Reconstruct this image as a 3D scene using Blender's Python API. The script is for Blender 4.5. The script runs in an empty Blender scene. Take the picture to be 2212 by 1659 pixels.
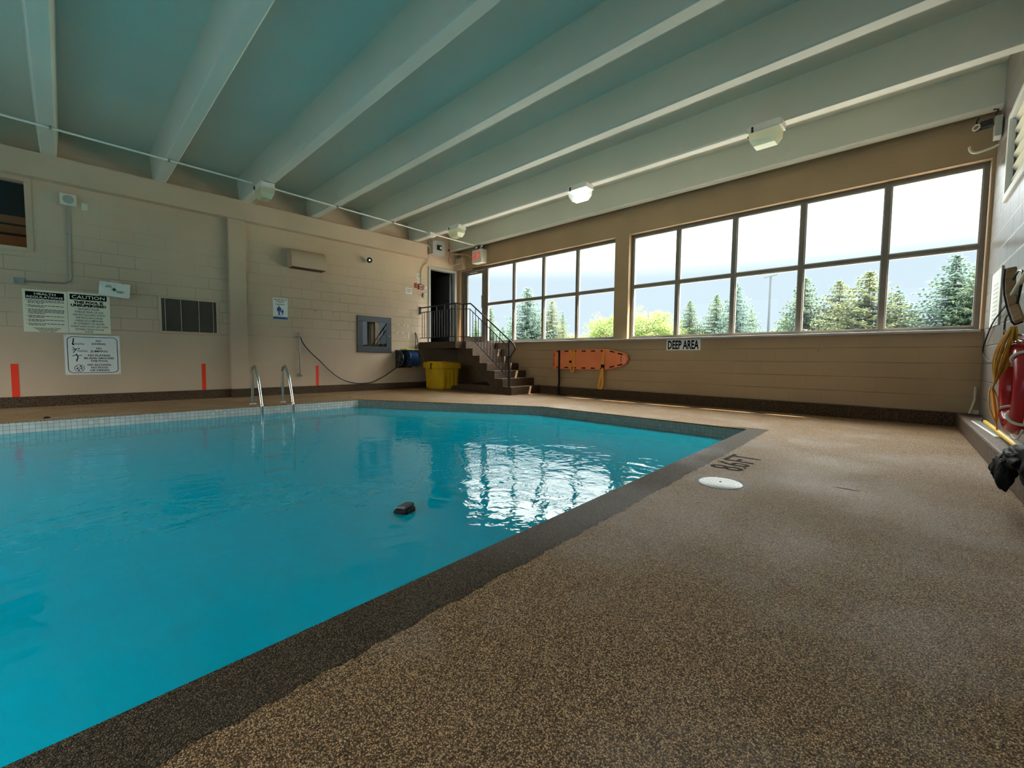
import bpy, bmesh, math, random
from mathutils import Vector, Matrix
R = random.Random(7)
sc = bpy.context.scene
C = sc.collection
PI = math.pi

# ------------------------------------------------------------------ camera
cam_d = bpy.data.cameras.new('camera')
cam = bpy.data.objects.new('camera', cam_d); C.objects.link(cam)
FPX = 933.49
cam_d.sensor_fit = 'HORIZONTAL'; cam_d.sensor_width = 36.0
cam_d.lens = FPX / 2212.0 * 36.0
cam_d.clip_start = 0.02; cam_d.clip_end = 500
YAW, PITCH, ROLL = math.radians(43.985), math.radians(-3.388), math.radians(0.55)
fw = Vector((-math.sin(YAW)*math.cos(PITCH), math.cos(YAW)*math.cos(PITCH), math.sin(PITCH)))
r0 = Vector((math.cos(YAW), math.sin(YAW), 0)); u0 = r0.cross(fw)
rr = r0*math.cos(ROLL) + u0*math.sin(ROLL); uu = -r0*math.sin(ROLL) + u0*math.cos(ROLL)
M = Matrix((rr, uu, -fw)).transposed().to_4x4(); M.translation = Vector((9.554, -7.684, 0.787))
cam.matrix_world = M
sc.camera = cam

# ------------------------------------------------------------------ view, world, sun
sc.view_settings.view_transform = 'Standard'; sc.view_settings.look = 'None'
sc.view_settings.gamma = 1.0; sc.view_settings.exposure = 0.12
try: sc.view_settings.use_curve_mapping = False
except Exception: pass
cy = sc.cycles
cy.max_bounces = 9; cy.diffuse_bounces = 5; cy.glossy_bounces = 4; cy.transmission_bounces = 4
cy.transparent_max_bounces = 12
cy.use_adaptive_sampling = True; cy.adaptive_threshold = 0.02
cy.use_denoising = True
cy.sample_clamp_indirect = 6.0; cy.caustics_refractive = False; cy.caustics_reflective = True
cy.blur_glossy = 0.5

SKY_LOW = (0.74, 0.87, 0.98); SKY_HIGH = (15.5, 15.3, 14.6)
w = bpy.data.worlds.new('overcast_sky'); sc.world = w; w.use_nodes = True
nt = w.node_tree; nt.nodes.clear()
def N(nt, t, **k):
    n = nt.nodes.new(t)
    for a, b in k.items():
        if a == 'inp':
            for i, v in b.items(): n.inputs[i].default_value = v
        else: setattr(n, a, b)
    return n
o = N(nt, 'ShaderNodeOutputWorld'); bg = N(nt, 'ShaderNodeBackground')
tc = N(nt, 'ShaderNodeTexCoord'); sp = N(nt, 'ShaderNodeSeparateXYZ')
mr = N(nt, 'ShaderNodeMapRange', interpolation_type='SMOOTHSTEP')
mr.inputs['From Min'].default_value = 0.168; mr.inputs['From Max'].default_value = 0.50
mx = N(nt, 'ShaderNodeMix', data_type='RGBA')
mx.inputs['A'].default_value = (*SKY_LOW, 1); mx.inputs['B'].default_value = (*SKY_HIGH, 1)
nz = N(nt, 'ShaderNodeTexNoise', inp={'Scale': 2.2, 'Detail': 3.0})
mm = N(nt, 'ShaderNodeMath', operation='MULTIPLY_ADD', inp={1: 0.10, 2: 0.95})
vm = N(nt, 'ShaderNodeVectorMath', operation='SCALE')
L = nt.links.new
L(tc.outputs['Generated'], sp.inputs[0]); L(sp.outputs['Z'], mr.inputs['Value'])
L(mr.outputs[0], mx.inputs['Factor']); L(tc.outputs['Generated'], nz.inputs['Vector'])
L(nz.outputs['Fac'], mm.inputs[0]); L(mx.outputs['Result'], vm.inputs[0]); L(mm.outputs[0], vm.inputs['Scale'])
L(vm.outputs[0], bg.inputs['Color']); L(bg.outputs[0], o.inputs['Surface'])
bg.inputs['Strength'].default_value = 1.0
try: w.cycles.sampling_method = 'MANUAL'; w.cycles.sample_map_resolution = 256
except Exception: pass

sd = bpy.data.lights.new('sun', 'SUN'); sd.energy = 30.0; sd.color = (1.0, 0.88, 0.70); sd.angle = math.radians(0.6)
so = bpy.data.objects.new('sun', sd); C.objects.link(so); so.location = (14, 4, 16)
so.rotation_euler = Vector((0.66, 0.30, 1.0)).to_track_quat('Z', 'Y').to_euler()

# ------------------------------------------------------------------ materials
def mat(name, col=(0.5,0.5,0.5), rough=0.6, metal=0.0, spec=0.5, **k):
    m = bpy.data.materials.new(name); m.use_nodes = True
    b = m.node_tree.nodes['Principled BSDF']
    b.inputs['Base Color'].default_value = (*col, 1); b.inputs['Roughness'].default_value = rough
    b.inputs['Metallic'].default_value = metal; b.inputs['Specular IOR Level'].default_value = spec
    for a, v in k.items(): b.inputs[a.replace('_', ' ')].default_value = v
    m['b'] = 1
    return m
def bsdf(m): return m.node_tree.nodes['Principled BSDF']
def noisy(m, c2, scale=6, lo=0.35, hi=0.65, detail=4, bump=0.0, bscale=None, bdist=0.004):
    """second colour mixed in by a noise, plus a fine bump"""
    t = m.node_tree; b = bsdf(m)
    g = N(t, 'ShaderNodeNewGeometry')
    n = N(t, 'ShaderNodeTexNoise', inp={'Scale': scale, 'Detail': detail})
    q = N(t, 'ShaderNodeMapRange', inp={'From Min': lo, 'From Max': hi})
    x = N(t, 'ShaderNodeMix', data_type='RGBA'); x.inputs['A'].default_value = b.inputs['Base Color'].default_value
    x.inputs['B'].default_value = (*c2, 1)
    k = t.links.new
    k(g.outputs['Position'], n.inputs['Vector']); k(n.outputs['Fac'], q.inputs['Value'])
    k(q.outputs[0], x.inputs['Factor']); k(x.outputs['Result'], b.inputs['Base Color'])
    if bump:
        n2 = N(t, 'ShaderNodeTexNoise', inp={'Scale': bscale or scale*8, 'Detail': 3.0})
        bp = N(t, 'ShaderNodeBump', inp={'Strength': bump, 'Distance': bdist})
        k(g.outputs['Position'], n2.inputs['Vector']); k(n2.outputs['Fac'], bp.inputs['Height']); k(bp.outputs[0], b.inputs['Normal'])
    return m

def block_wall(name, col, u_axis, u_shift, smooth_below=None, top_fade=None, joint=1.0, streak=0.0, col2=None, vjoint=1.0, rough=0.55):
    """painted concrete block: joints 0.4064 x 0.2032 m as bump and a slightly darker line; world coordinates"""
    m = mat(name, col, rough); t = m.node_tree; b = bsdf(m); k = t.links.new
    def Mt(op, a, c=None, d=None):
        n = N(t, 'ShaderNodeMath', operation=op)
        for i, v in enumerate((a, c, d)):
            if v is None: continue
            if isinstance(v, (int, float)): n.inputs[i].default_value = v
            else: k(v, n.inputs[i])
        return n.outputs[0]
    g = N(t, 'ShaderNodeNewGeometry'); s = N(t, 'ShaderNodeSeparateXYZ'); k(g.outputs['Position'], s.inputs[0])
    U = s.outputs[u_axis]; Z = s.outputs['Z']
    v = Mt('DIVIDE', Mt('SUBTRACT', Z, 1.183 - 20*0.2032), 0.2032)
    row = Mt('FLOOR', v); fv = Mt('FRACT', v)
    par = Mt('MODULO', row, 2.0)
    u = Mt('ADD', Mt('DIVIDE', Mt('SUBTRACT', U, u_shift), 0.4064), Mt('MULTIPLY', par, 0.5))
    fu = Mt('FRACT', u)
    dv = Mt('MULTIPLY', Mt('MINIMUM', fv, Mt('SUBTRACT', 1.0, fv)), 0.2032)
    du = Mt('MULTIPLY', Mt('MINIMUM', fu, Mt('SUBTRACT', 1.0, fu)), 0.4064)
    def line(dist):
        q = N(t, 'ShaderNodeMapRange', interpolation_type='SMOOTHSTEP'); q.inputs['From Min'].default_value = 0.0035
        q.inputs['From Max'].default_value = 0.009; q.inputs['To Min'].default_value = 1.0; q.inputs['To Max'].default_value = 0.0
        k(dist, q.inputs['Value']); return q.outputs[0]
    ln = Mt('MAXIMUM', line(dv), Mt('MULTIPLY', line(du), vjoint))
    # joints fade in and out where paint is thick
    nn = N(t, 'ShaderNodeTexNoise', inp={'Scale': 1.1, 'Detail': 2.0}); k(g.outputs['Position'], nn.inputs['Vector'])
    f = N(t, 'ShaderNodeMapRange', inp={'From Min': 0.32, 'From Max': 0.55, 'To Min': 0.25, 'To Max': 1.0}); k(nn.outputs['Fac'], f.inputs['Value'])
    ln = Mt('MULTIPLY', ln, Mt('MULTIPLY', f.outputs[0], joint))
    if smooth_below is not None: ln = Mt('MULTIPLY', ln, Mt('GREATER_THAN', Z, smooth_below))
    if top_fade:
        q = N(t, 'ShaderNodeMapRange'); q.inputs['From Min'].default_value = top_fade[0]; q.inputs['From Max'].default_value = top_fade[1]
        q.inputs['To Min'].default_value = 1.0; q.inputs['To Max'].default_value = 0.15; k(Z, q.inputs['Value']); ln = Mt('MULTIPLY', ln, q.outputs[0])
    # wear colours
    n1 = N(t, 'ShaderNodeTexNoise', inp={'Scale': 0.9, 'Detail': 5.0}); k(g.outputs['Position'], n1.inputs['Vector'])
    x = N(t, 'ShaderNodeMix', data_type='RGBA'); x.inputs['A'].default_value = (*col, 1)
    c2 = col2 or tuple(c*0.86 for c in col); x.inputs['B'].default_value = (*c2, 1)
    q1 = N(t, 'ShaderNodeMapRange', inp={'From Min': 0.4, 'From Max': 0.68}); k(n1.outputs['Fac'], q1.inputs['Value']); k(q1.outputs[0], x.inputs['Factor'])
    last = x.outputs['Result']
    if streak:  # grey upright streaks mixed into the block colour
        mp = N(t, 'ShaderNodeMapping'); mp.inputs['Scale'].default_value = (9, 9, 1.1); k(g.outputs['Position'], mp.inputs['Vector'])
        n3 = N(t, 'ShaderNodeTexNoise', inp={'Scale': 1.6, 'Detail': 6.0, 'Roughness': 0.7}); k(mp.outputs[0], n3.inputs['Vector'])
        q3 = N(t, 'ShaderNodeMapRange', inp={'From Min': 0.45, 'From Max': 0.7, 'To Max': streak}); k(n3.outputs['Fac'], q3.inputs['Value'])
        x3 = N(t, 'ShaderNodeMix', data_type='RGBA'); x3.inputs['B'].default_value = (0.2, 0.19, 0.2, 1); k(last, x3.inputs['A']); k(q3.outputs[0], x3.inputs['Factor']); last = x3.outputs['Result']
    x2 = N(t, 'ShaderNodeMix', data_type='RGBA'); x2.inputs['B'].default_value = (*(c*0.55 for c in col), 1)
    k(last, x2.inputs['A']); k(Mt('MULTIPLY', ln, 0.75), x2.inputs['Factor']); k(x2.outputs['Result'], b.inputs['Base Color'])
    n2 = N(t, 'ShaderNodeTexNoise', inp={'Scale': 90.0, 'Detail': 3.0}); k(g.outputs['Position'], n2.inputs['Vector'])
    n4 = N(t, 'ShaderNodeTexNoise', inp={'Scale': 3.0, 'Detail': 2.0}); k(g.outputs['Position'], n4.inputs['Vector'])
    h = Mt('ADD', Mt('MULTIPLY', ln, -0.006), Mt('ADD', Mt('MULTIPLY', n2.outputs['Fac'], 0.0012), Mt('MULTIPLY', n4.outputs['Fac'], 0.006)))
    bp = N(t, 'ShaderNodeBump', inp={'Strength': 0.8, 'Distance': 1.0}); k(h, bp.inputs['Height']); k(bp.outputs[0], b.inputs['Normal'])
    return m

def pebble(name, cols, scale=190.0, rough=0.45, haze=0.0, bump=0.004, wet=0.0):
    """bonded pebble floor: a Voronoi cell per stone"""
    m = mat(name, cols[0], rough, 0.0, 0.22); t = m.node_tree; b = bsdf(m); k = t.links.new
    g = N(t, 'ShaderNodeNewGeometry')
    vo = N(t, 'ShaderNodeTexVoronoi', inp={'Scale': scale, 'Randomness': 1.0}); k(g.outputs['Position'], vo.inputs['Vector'])
    sc_ = N(t, 'ShaderNodeSeparateColor'); k(vo.outputs['Color'], sc_.inputs[0])
    cr = N(t, 'ShaderNodeValToRGB'); k(sc_.outputs[0], cr.inputs[0])
    el = cr.color_ramp.elements
    el[0].position = 0.0; el[0].color = (*cols[0], 1); el[1].position = 1.0; el[1].color = (*cols[-1], 1)
    for i, c in enumerate(cols[1:-1]):
        e = el.new((i+1)/(len(cols)-1)); e.color = (*c, 1)
    # dark gaps between stones
    q = N(t, 'ShaderNodeMapRange', inp={'From Min': 0.30, 'From Max': 0.65, 'To Min': 1.15, 'To Max': 0.22}); k(vo.outputs['Distance'], q.inputs['Value'])
    vm = N(t, 'ShaderNodeVectorMath', operation='SCALE'); k(cr.outputs[0], vm.inputs[0]); k(q.outputs[0], vm.inputs['Scale'])
    n1 = N(t, 'ShaderNodeTexNoise', inp={'Scale': 1.4, 'Detail': 5.0, 'Roughness': 0.6}); k(g.outputs['Position'], n1.inputs['Vector'])
    last = vm.outputs[0]
    if haze:
        q2 = N(t, 'ShaderNodeMapRange', inp={'From Min': 0.50, 'From Max': 0.68, 'To Min': 0.0, 'To Max': haze}); k(n1.outputs['Fac'], q2.inputs['Value'])
        x = N(t, 'ShaderNodeMix', data_type='RGBA'); x.inputs['B'].default_value = (0.46, 0.43, 0.42, 1)
        x.inputs['Factor'].default_value = 0.0; k(last, x.inputs['A']); k(q2.outputs[0], x.inputs['Factor']); last = x.outputs['Result']
    k(last, b.inputs['Base Color'])
    if wet:
        n5 = N(t, 'ShaderNodeTexNoise', inp={'Scale': 1.1, 'Detail': 3.0}); mp5 = N(t, 'ShaderNodeMapping'); mp5.inputs['Location'].default_value = (3, 7, 0)
        k(g.outputs['Position'], mp5.inputs['Vector']); k(mp5.outputs[0], n5.inputs['Vector'])
        q3 = N(t, 'ShaderNodeMapRange', inp={'From Min': 0.45, 'From Max': 0.62, 'To Min': rough, 'To Max': wet}); k(n5.outputs['Fac'], q3.inputs['Value']); k(q3.outputs[0], b.inputs['Roughness'])
    h = N(t, 'ShaderNodeMath', operation='MULTIPLY', inp={1: -1.0}); k(vo.outputs['Distance'], h.inputs[0])
    bp = N(t, 'ShaderNodeBump', inp={'Strength': 0.9, 'Distance': bump}); k(h.outputs[0], bp.inputs['Height']); k(bp.outputs[0], b.inputs['Normal'])
    return m

def tiles(name, col, grout, size=0.052, axis='Y', gw=0.0035):
    m = mat(name, col, 0.25); t = m.node_tree; b = bsdf(m); k = t.links.new
    g = N(t, 'ShaderNodeNewGeometry'); s = N(t, 'ShaderNodeSeparateXYZ'); k(g.outputs['Position'], s.inputs[0])
    def edge(sock, off):
        a = N(t, 'ShaderNodeMath', operation='MULTIPLY_ADD', inp={1: 1/size, 2: off}); k(sock, a.inputs[0])
        f = N(t, 'ShaderNodeMath', operation='FRACT'); k(a.outputs[0], f.inputs[0])
        p = N(t, 'ShaderNodeMath', operation='PINGPONG', inp={1: 0.5}); k(f.outputs[0], p.inputs[0])
        l = N(t, 'ShaderNodeMath', operation='LESS_THAN', inp={1: gw/size/2}); k(p.outputs[0], l.inputs[0]); return l.outputs[0]
    mxx = N(t, 'ShaderNodeMath', operation='MAXIMUM'); k(edge(s.outputs[axis], 0.0), mxx.inputs[0]); k(edge(s.outputs['Z'], 1000.0), mxx.inputs[1])
    n1 = N(t, 'ShaderNodeTexWhiteNoise', noise_dimensions='3D'); vs = N(t, 'ShaderNodeVectorMath', operation='SCALE'); vs.inputs['Scale'].default_value = 1/size
    fl = N(t, 'ShaderNodeVectorMath', operation='FLOOR'); k(g.outputs['Position'], vs.inputs[0]); k(vs.outputs[0], fl.inputs[0]); k(fl.outputs[0], n1.inputs[0])
    q = N(t, 'ShaderNodeMapRange', inp={'To Min': 0.85, 'To Max': 1.05}); k(n1.outputs['Value'], q.inputs['Value'])
    sc1 = N(t, 'ShaderNodeVectorMath', operation='SCALE'); sc1.inputs[0].default_value = col; k(q.outputs[0], sc1.inputs['Scale'])
    x = N(t, 'ShaderNodeMix', data_type='RGBA'); x.inputs['B'].default_value = (*grout, 1); k(sc1.outputs[0], x.inputs['A']); k(mxx.outputs[0], x.inputs['Factor'])
    k(x.outputs['Result'], b.inputs['Base Color'])
    return m

WALL = (0.61, 0.465, 0.335)
m_wallA = block_wall('painted_block_beige', WALL, 'Y', -4.981, smooth_below=1.16, top_fade=(2.2, 3.0), vjoint=0.85, joint=0.72)
m_wallC = block_wall('painted_block_streaked', (0.27, 0.235, 0.205), 'Y', -0.2, joint=1.3, streak=0.85, col2=(0.21, 0.20, 0.20), rough=0.28)
m_paint = noisy(mat('beige_paint', WALL, 0.5), tuple(c*0.88 for c in WALL), 1.2, bump=0.25, bscale=60, bdist=0.002)
m_ceil = noisy(mat('ceiling_paint', (0.64, 0.645, 0.555), 0.5), (0.585, 0.605, 0.53), 0.8, bump=0.15, bscale=40, bdist=0.002)
m_deck = pebble('pebble_deck', [(0.135,0.067,0.024),(0.315,0.168,0.068),(0.53,0.31,0.138),(0.80,0.54,0.30),(0.18,0.096,0.036)], 290, 0.7, haze=0.22, wet=0.5)
m_cop = pebble('dark_pebble_coping', [(0.02,0.013,0.007),(0.06,0.038,0.019),(0.125,0.082,0.042),(0.25,0.175,0.10),(0.03,0.019,0.009)], 290, 0.75, wet=0.5)
m_curb = pebble('brown_pebble_curb', [(0.04,0.02,0.01),(0.09,0.05,0.025),(0.16,0.095,0.05),(0.24,0.16,0.10)], 170, 0.55)
m_curbC = pebble('brown_worn_curb', [(0.10,0.065,0.04),(0.19,0.13,0.085),(0.28,0.20,0.14),(0.17,0.11,0.07)], 170, 0.55)
m_step = pebble('stair_carpet_stone', [(0.05,0.025,0.012),(0.10,0.055,0.03),(0.19,0.12,0.075),(0.30,0.21,0.14)], 170, 0.5)
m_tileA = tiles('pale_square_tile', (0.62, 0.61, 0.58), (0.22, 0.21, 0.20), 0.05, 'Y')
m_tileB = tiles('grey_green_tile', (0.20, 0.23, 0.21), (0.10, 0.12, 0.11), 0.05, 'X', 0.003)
m_pool = noisy(mat('pool_paint_turquoise', (0.005, 0.76, 0.90), 0.6), (0.0, 0.70, 0.86), 0.7)
m_alu = noisy(mat('bronze_aluminium', (0.19, 0.17, 0.145), 0.5, 0.2), (0.15, 0.135, 0.115), 5)
m_alul = mat('pale_aluminium', (0.42, 0.40, 0.37), 0.4, 0.3)
m_steel = mat('stainless_steel', (0.62, 0.61, 0.58), 0.16, 1.0)
m_galv = mat('galvanised_steel', (0.38, 0.38, 0.36), 0.45, 0.7)
m_black = mat('black_paint', (0.012, 0.012, 0.014), 0.4)
m_rubber = noisy(mat('black_rubber', (0.006, 0.006, 0.007), 0.6, 0.0, 0.1), (0.012, 0.012, 0.013), 9)
m_white = noisy(mat('white_paint', (0.84, 0.83, 0.78), 0.45), (0.76, 0.76, 0.70), 3)
m_cream = mat('cream_plastic', (0.74, 0.70, 0.58), 0.45)
m_lead = mat('black_print', (0.008, 0.008, 0.009), 0.9, 0.0, 0.08)
m_yellow = noisy(mat('yellow_plastic', (0.88, 0.56, 0.02), 0.42), (0.76, 0.46, 0.015), 4)
m_orange = noisy(mat('orange_plastic', (0.92, 0.25, 0.09), 0.4), (0.82, 0.20, 0.07), 3)
m_strap = mat('orange_webbing', (0.85, 0.36, 0.03), 0.75)
m_red = mat('red_tape', (0.95, 0.045, 0.012), 0.5)
m_red2 = mat('red_plastic', (0.35, 0.02, 0.015), 0.35)
m_buoy = mat('red_vinyl', (0.42, 0.01, 0.02), 0.18)
m_rope = noisy(mat('yellow_rope', (0.62, 0.36, 0.03), 0.7), (0.45, 0.2, 0.02), 20)
m_cord = mat('white_cord', (0.7, 0.66, 0.6), 0.7)
m_blue = mat('blue_print', (0.01, 0.08, 0.32), 0.5)
m_green = mat('green_print', (0.0, 0.17, 0.08), 0.5)
m_signw = mat('sign_white', (0.84, 0.86, 0.85), 0.45)
m_signc = mat('sign_cream', (0.84, 0.82, 0.66), 0.45)
m_grey = mat('slate_grey_steel', (0.075, 0.085, 0.10), 0.35, 0.3)
m_boxg = mat('light_grey_enamel', (0.42, 0.43, 0.40), 0.4)
m_hose = mat('dark_green_hose', (0.02, 0.025, 0.018), 0.45)
m_bhose = mat('blue_hose', (0.01, 0.06, 0.22), 0.4)
m_lime = mat('lime_plastic', (0.55, 0.65, 0.12), 0.5)
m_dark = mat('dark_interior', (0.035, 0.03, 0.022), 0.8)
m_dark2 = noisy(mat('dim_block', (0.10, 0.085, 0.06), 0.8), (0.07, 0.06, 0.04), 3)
m_wood = noisy(mat('orange_wood', (0.42, 0.13, 0.03), 0.4), (0.30, 0.09, 0.02), 3)
m_bristle = mat('navy_bristle', (0.006, 0.012, 0.025), 0.85)
m_brushw = noisy(mat('worn_wood', (0.40, 0.25, 0.13), 0.7), (0.28, 0.16, 0.08), 12)
m_bark = noisy(mat('bark', (0.10, 0.075, 0.055), 0.9), (0.16, 0.12, 0.09), 8)
m_grass = noisy(mat('grass', (0.07, 0.12, 0.03), 0.9), (0.10, 0.14, 0.04), 0.3)
m_lens_off = mat('prismatic_acrylic', (0.62, 0.66, 0.50), 0.25, Transmission_Weight=0.35)
m_grille = mat('brown_mesh', (0.13, 0.11, 0.09), 0.6)
m_paper = mat('paper', (0.75, 0.73, 0.68), 0.7)

def foliage(name, c1, c2, c3=None, tr=0.35):
    m = mat(name, c1, 0.75); t = m.node_tree; b = bsdf(m); k = t.links.new
    g = N(t, 'ShaderNodeNewGeometry'); oi = N(t, 'ShaderNodeObjectInfo')
    n = N(t, 'ShaderNodeTexNoise', inp={'Scale': 0.9, 'Detail': 3.0}); k(g.outputs['Position'], n.inputs['Vector'])
    cr = N(t, 'ShaderNodeValToRGB'); e = cr.color_ramp.elements
    e[0].position = 0.35; e[0].color = (*c1, 1); e[1].position = 0.68; e[1].color = (*c2, 1)
    k(n.outputs['Fac'], cr.inputs[0]); k(cr.outputs[0], b.inputs['Base Color'])
    tl = N(t, 'ShaderNodeBsdfTranslucent'); ms = N(t, 'ShaderNodeMixShader', inp={0: tr}); k(cr.outputs[0], tl.inputs['Color'])
    k(b.outputs[0], ms.inputs[1]); k(tl.outputs[0], ms.inputs[2]); k(ms.outputs[0], t.nodes['Material Output'].inputs['Surface'])
    return m
m_spruce = foliage('spruce_needles', (0.12, 0.18, 0.13), (0.20, 0.26, 0.16))
m_spruce2 = foliage('blue_spruce_needles', (0.13, 0.20, 0.18), (0.21, 0.29, 0.24))
m_spruce3 = foliage('olive_spruce_needles', (0.15, 0.18, 0.10), (0.25, 0.27, 0.15))
m_leaf = foliage('bright_leaves', (0.15, 0.20, 0.065), (0.25, 0.30, 0.11), tr=0.4)

def glass_mat(name, tint=(0.96, 0.985, 0.98), refl=1.0):
    """window glass: clear, with a Fresnel reflection (no caustic noise)"""
    m = bpy.data.materials.new(name); m.use_nodes = True; t = m.node_tree; t.nodes.clear(); k = t.links.new
    o = N(t, 'ShaderNodeOutputMaterial'); tr = N(t, 'ShaderNodeBsdfTransparent'); tr.inputs[0].default_value = (*tint, 1)
    gl = N(t, 'ShaderNodeBsdfGlossy'); gl.inputs['Roughness'].default_value = 0.0
    fr = N(t, 'ShaderNodeFresnel', inp={'IOR': 1.5}); mu = N(t, 'ShaderNodeMath', operation='MULTIPLY', inp={1: refl}); mu.use_clamp = True
    gg = N(t, 'ShaderNodeNewGeometry'); ff = N(t, 'ShaderNodeMath', operation='MULTIPLY_ADD', inp={1: -refl, 2: refl}); k(gg.outputs['Backfacing'], ff.inputs[0]); k(ff.outputs[0], mu.inputs[1])
    ms = N(t, 'ShaderNodeMixShader'); k(fr.outputs[0], mu.inputs[0]); k(mu.outputs[0], ms.inputs[0]); k(tr.outputs[0], ms.inputs[1]); k(gl.outputs[0], ms.inputs[2]); k(ms.outputs[0], o.inputs['Surface'])
    return m
m_glass = glass_mat('window_glass')
m_mirror = glass_mat('cabinet_glass', (0.55, 0.58, 0.58), 3.0)

def water_mat():
    """slightly cloudy pool water: mirror reflection over a clear turquoise body that scatters a little"""
    m = bpy.data.materials.new('pool_water'); m.use_nodes = True; t = m.node_tree; t.nodes.clear(); k = t.links.new
    o = N(t, 'ShaderNodeOutputMaterial')
    tr = N(t, 'ShaderNodeBsdfTransparent'); tr.inputs[0].default_value = (0.42, 0.95, 0.99, 1)
    df = N(t, 'ShaderNodeBsdfDiffuse'); df.inputs[0].default_value = (0.0, 0.66, 0.88, 1)
    m1 = N(t, 'ShaderNodeMixShader', inp={0: 0.42}); k(tr.outputs[0], m1.inputs[1]); k(df.outputs[0], m1.inputs[2])
    gl = N(t, 'ShaderNodeBsdfGlossy'); gl.inputs['Roughness'].default_value = 0.0
    fr = N(t, 'ShaderNodeFresnel', inp={'IOR': 1.33}); m2 = N(t, 'ShaderNodeMixShader')
    g = N(t, 'ShaderNodeNewGeometry')
    # ripples: livelier towards the windows, calm by the signs
    n1 = N(t, 'ShaderNodeTexNoise', inp={'Scale': 2.3, 'Detail': 2.0, 'Roughness': 0.5, 'Distortion': 0.6}); k(g.outputs['Position'], n1.inputs['Vector'])
    n2 = N(t, 'ShaderNodeTexNoise', inp={'Scale': 9.0, 'Detail': 2.0, 'Distortion': 0.8}); k(g.outputs['Position'], n2.inputs['Vector'])
    n3 = N(t, 'ShaderNodeTexNoise', inp={'Scale': 0.35, 'Detail': 1.0}); k(g.outputs['Position'], n3.inputs['Vector'])
    q = N(t, 'ShaderNodeMapRange', inp={'From Min': 0.4, 'From Max': 0.6, 'To Min': 0.25, 'To Max': 1.0}); k(n3.outputs['Fac'], q.inputs['Value'])
    a = N(t, 'ShaderNodeMath', operation='MULTIPLY_ADD', inp={1: 0.26}); k(n2.outputs['Fac'], a.inputs[0]); k(n1.outputs['Fac'], a.inputs[2])
    b = N(t, 'ShaderNodeMath', operation='MULTIPLY'); k(a.outputs[0], b.inputs[0]); k(q.outputs[0], b.inputs[1])
    bp = N(t, 'ShaderNodeBump', inp={'Strength': 1.0, 'Distance': 0.0125}); k(b.outputs[0], bp.inputs['Height'])
    k(bp.outputs[0], gl.inputs['Normal']); k(bp.outputs[0], fr.inputs['Normal'])
    k(fr.outputs[0], m2.inputs[0]); k(m1.outputs[0], m2.inputs[1]); k(gl.outputs[0], m2.inputs[2]); k(m2.outputs[0], o.inputs['Surface'])
    return m
m_water = water_mat()
def emit(name, col, s):
    m = bpy.data.materials.new(name); m.use_nodes = True; t = m.node_tree; t.nodes.clear()
    o = N(t, 'ShaderNodeOutputMaterial'); e = N(t, 'ShaderNodeEmission'); e.inputs[0].default_value = (*col, 1); e.inputs[1].default_value = s
    t.links.new(e.outputs[0], o.inputs['Surface']); return m

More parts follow.
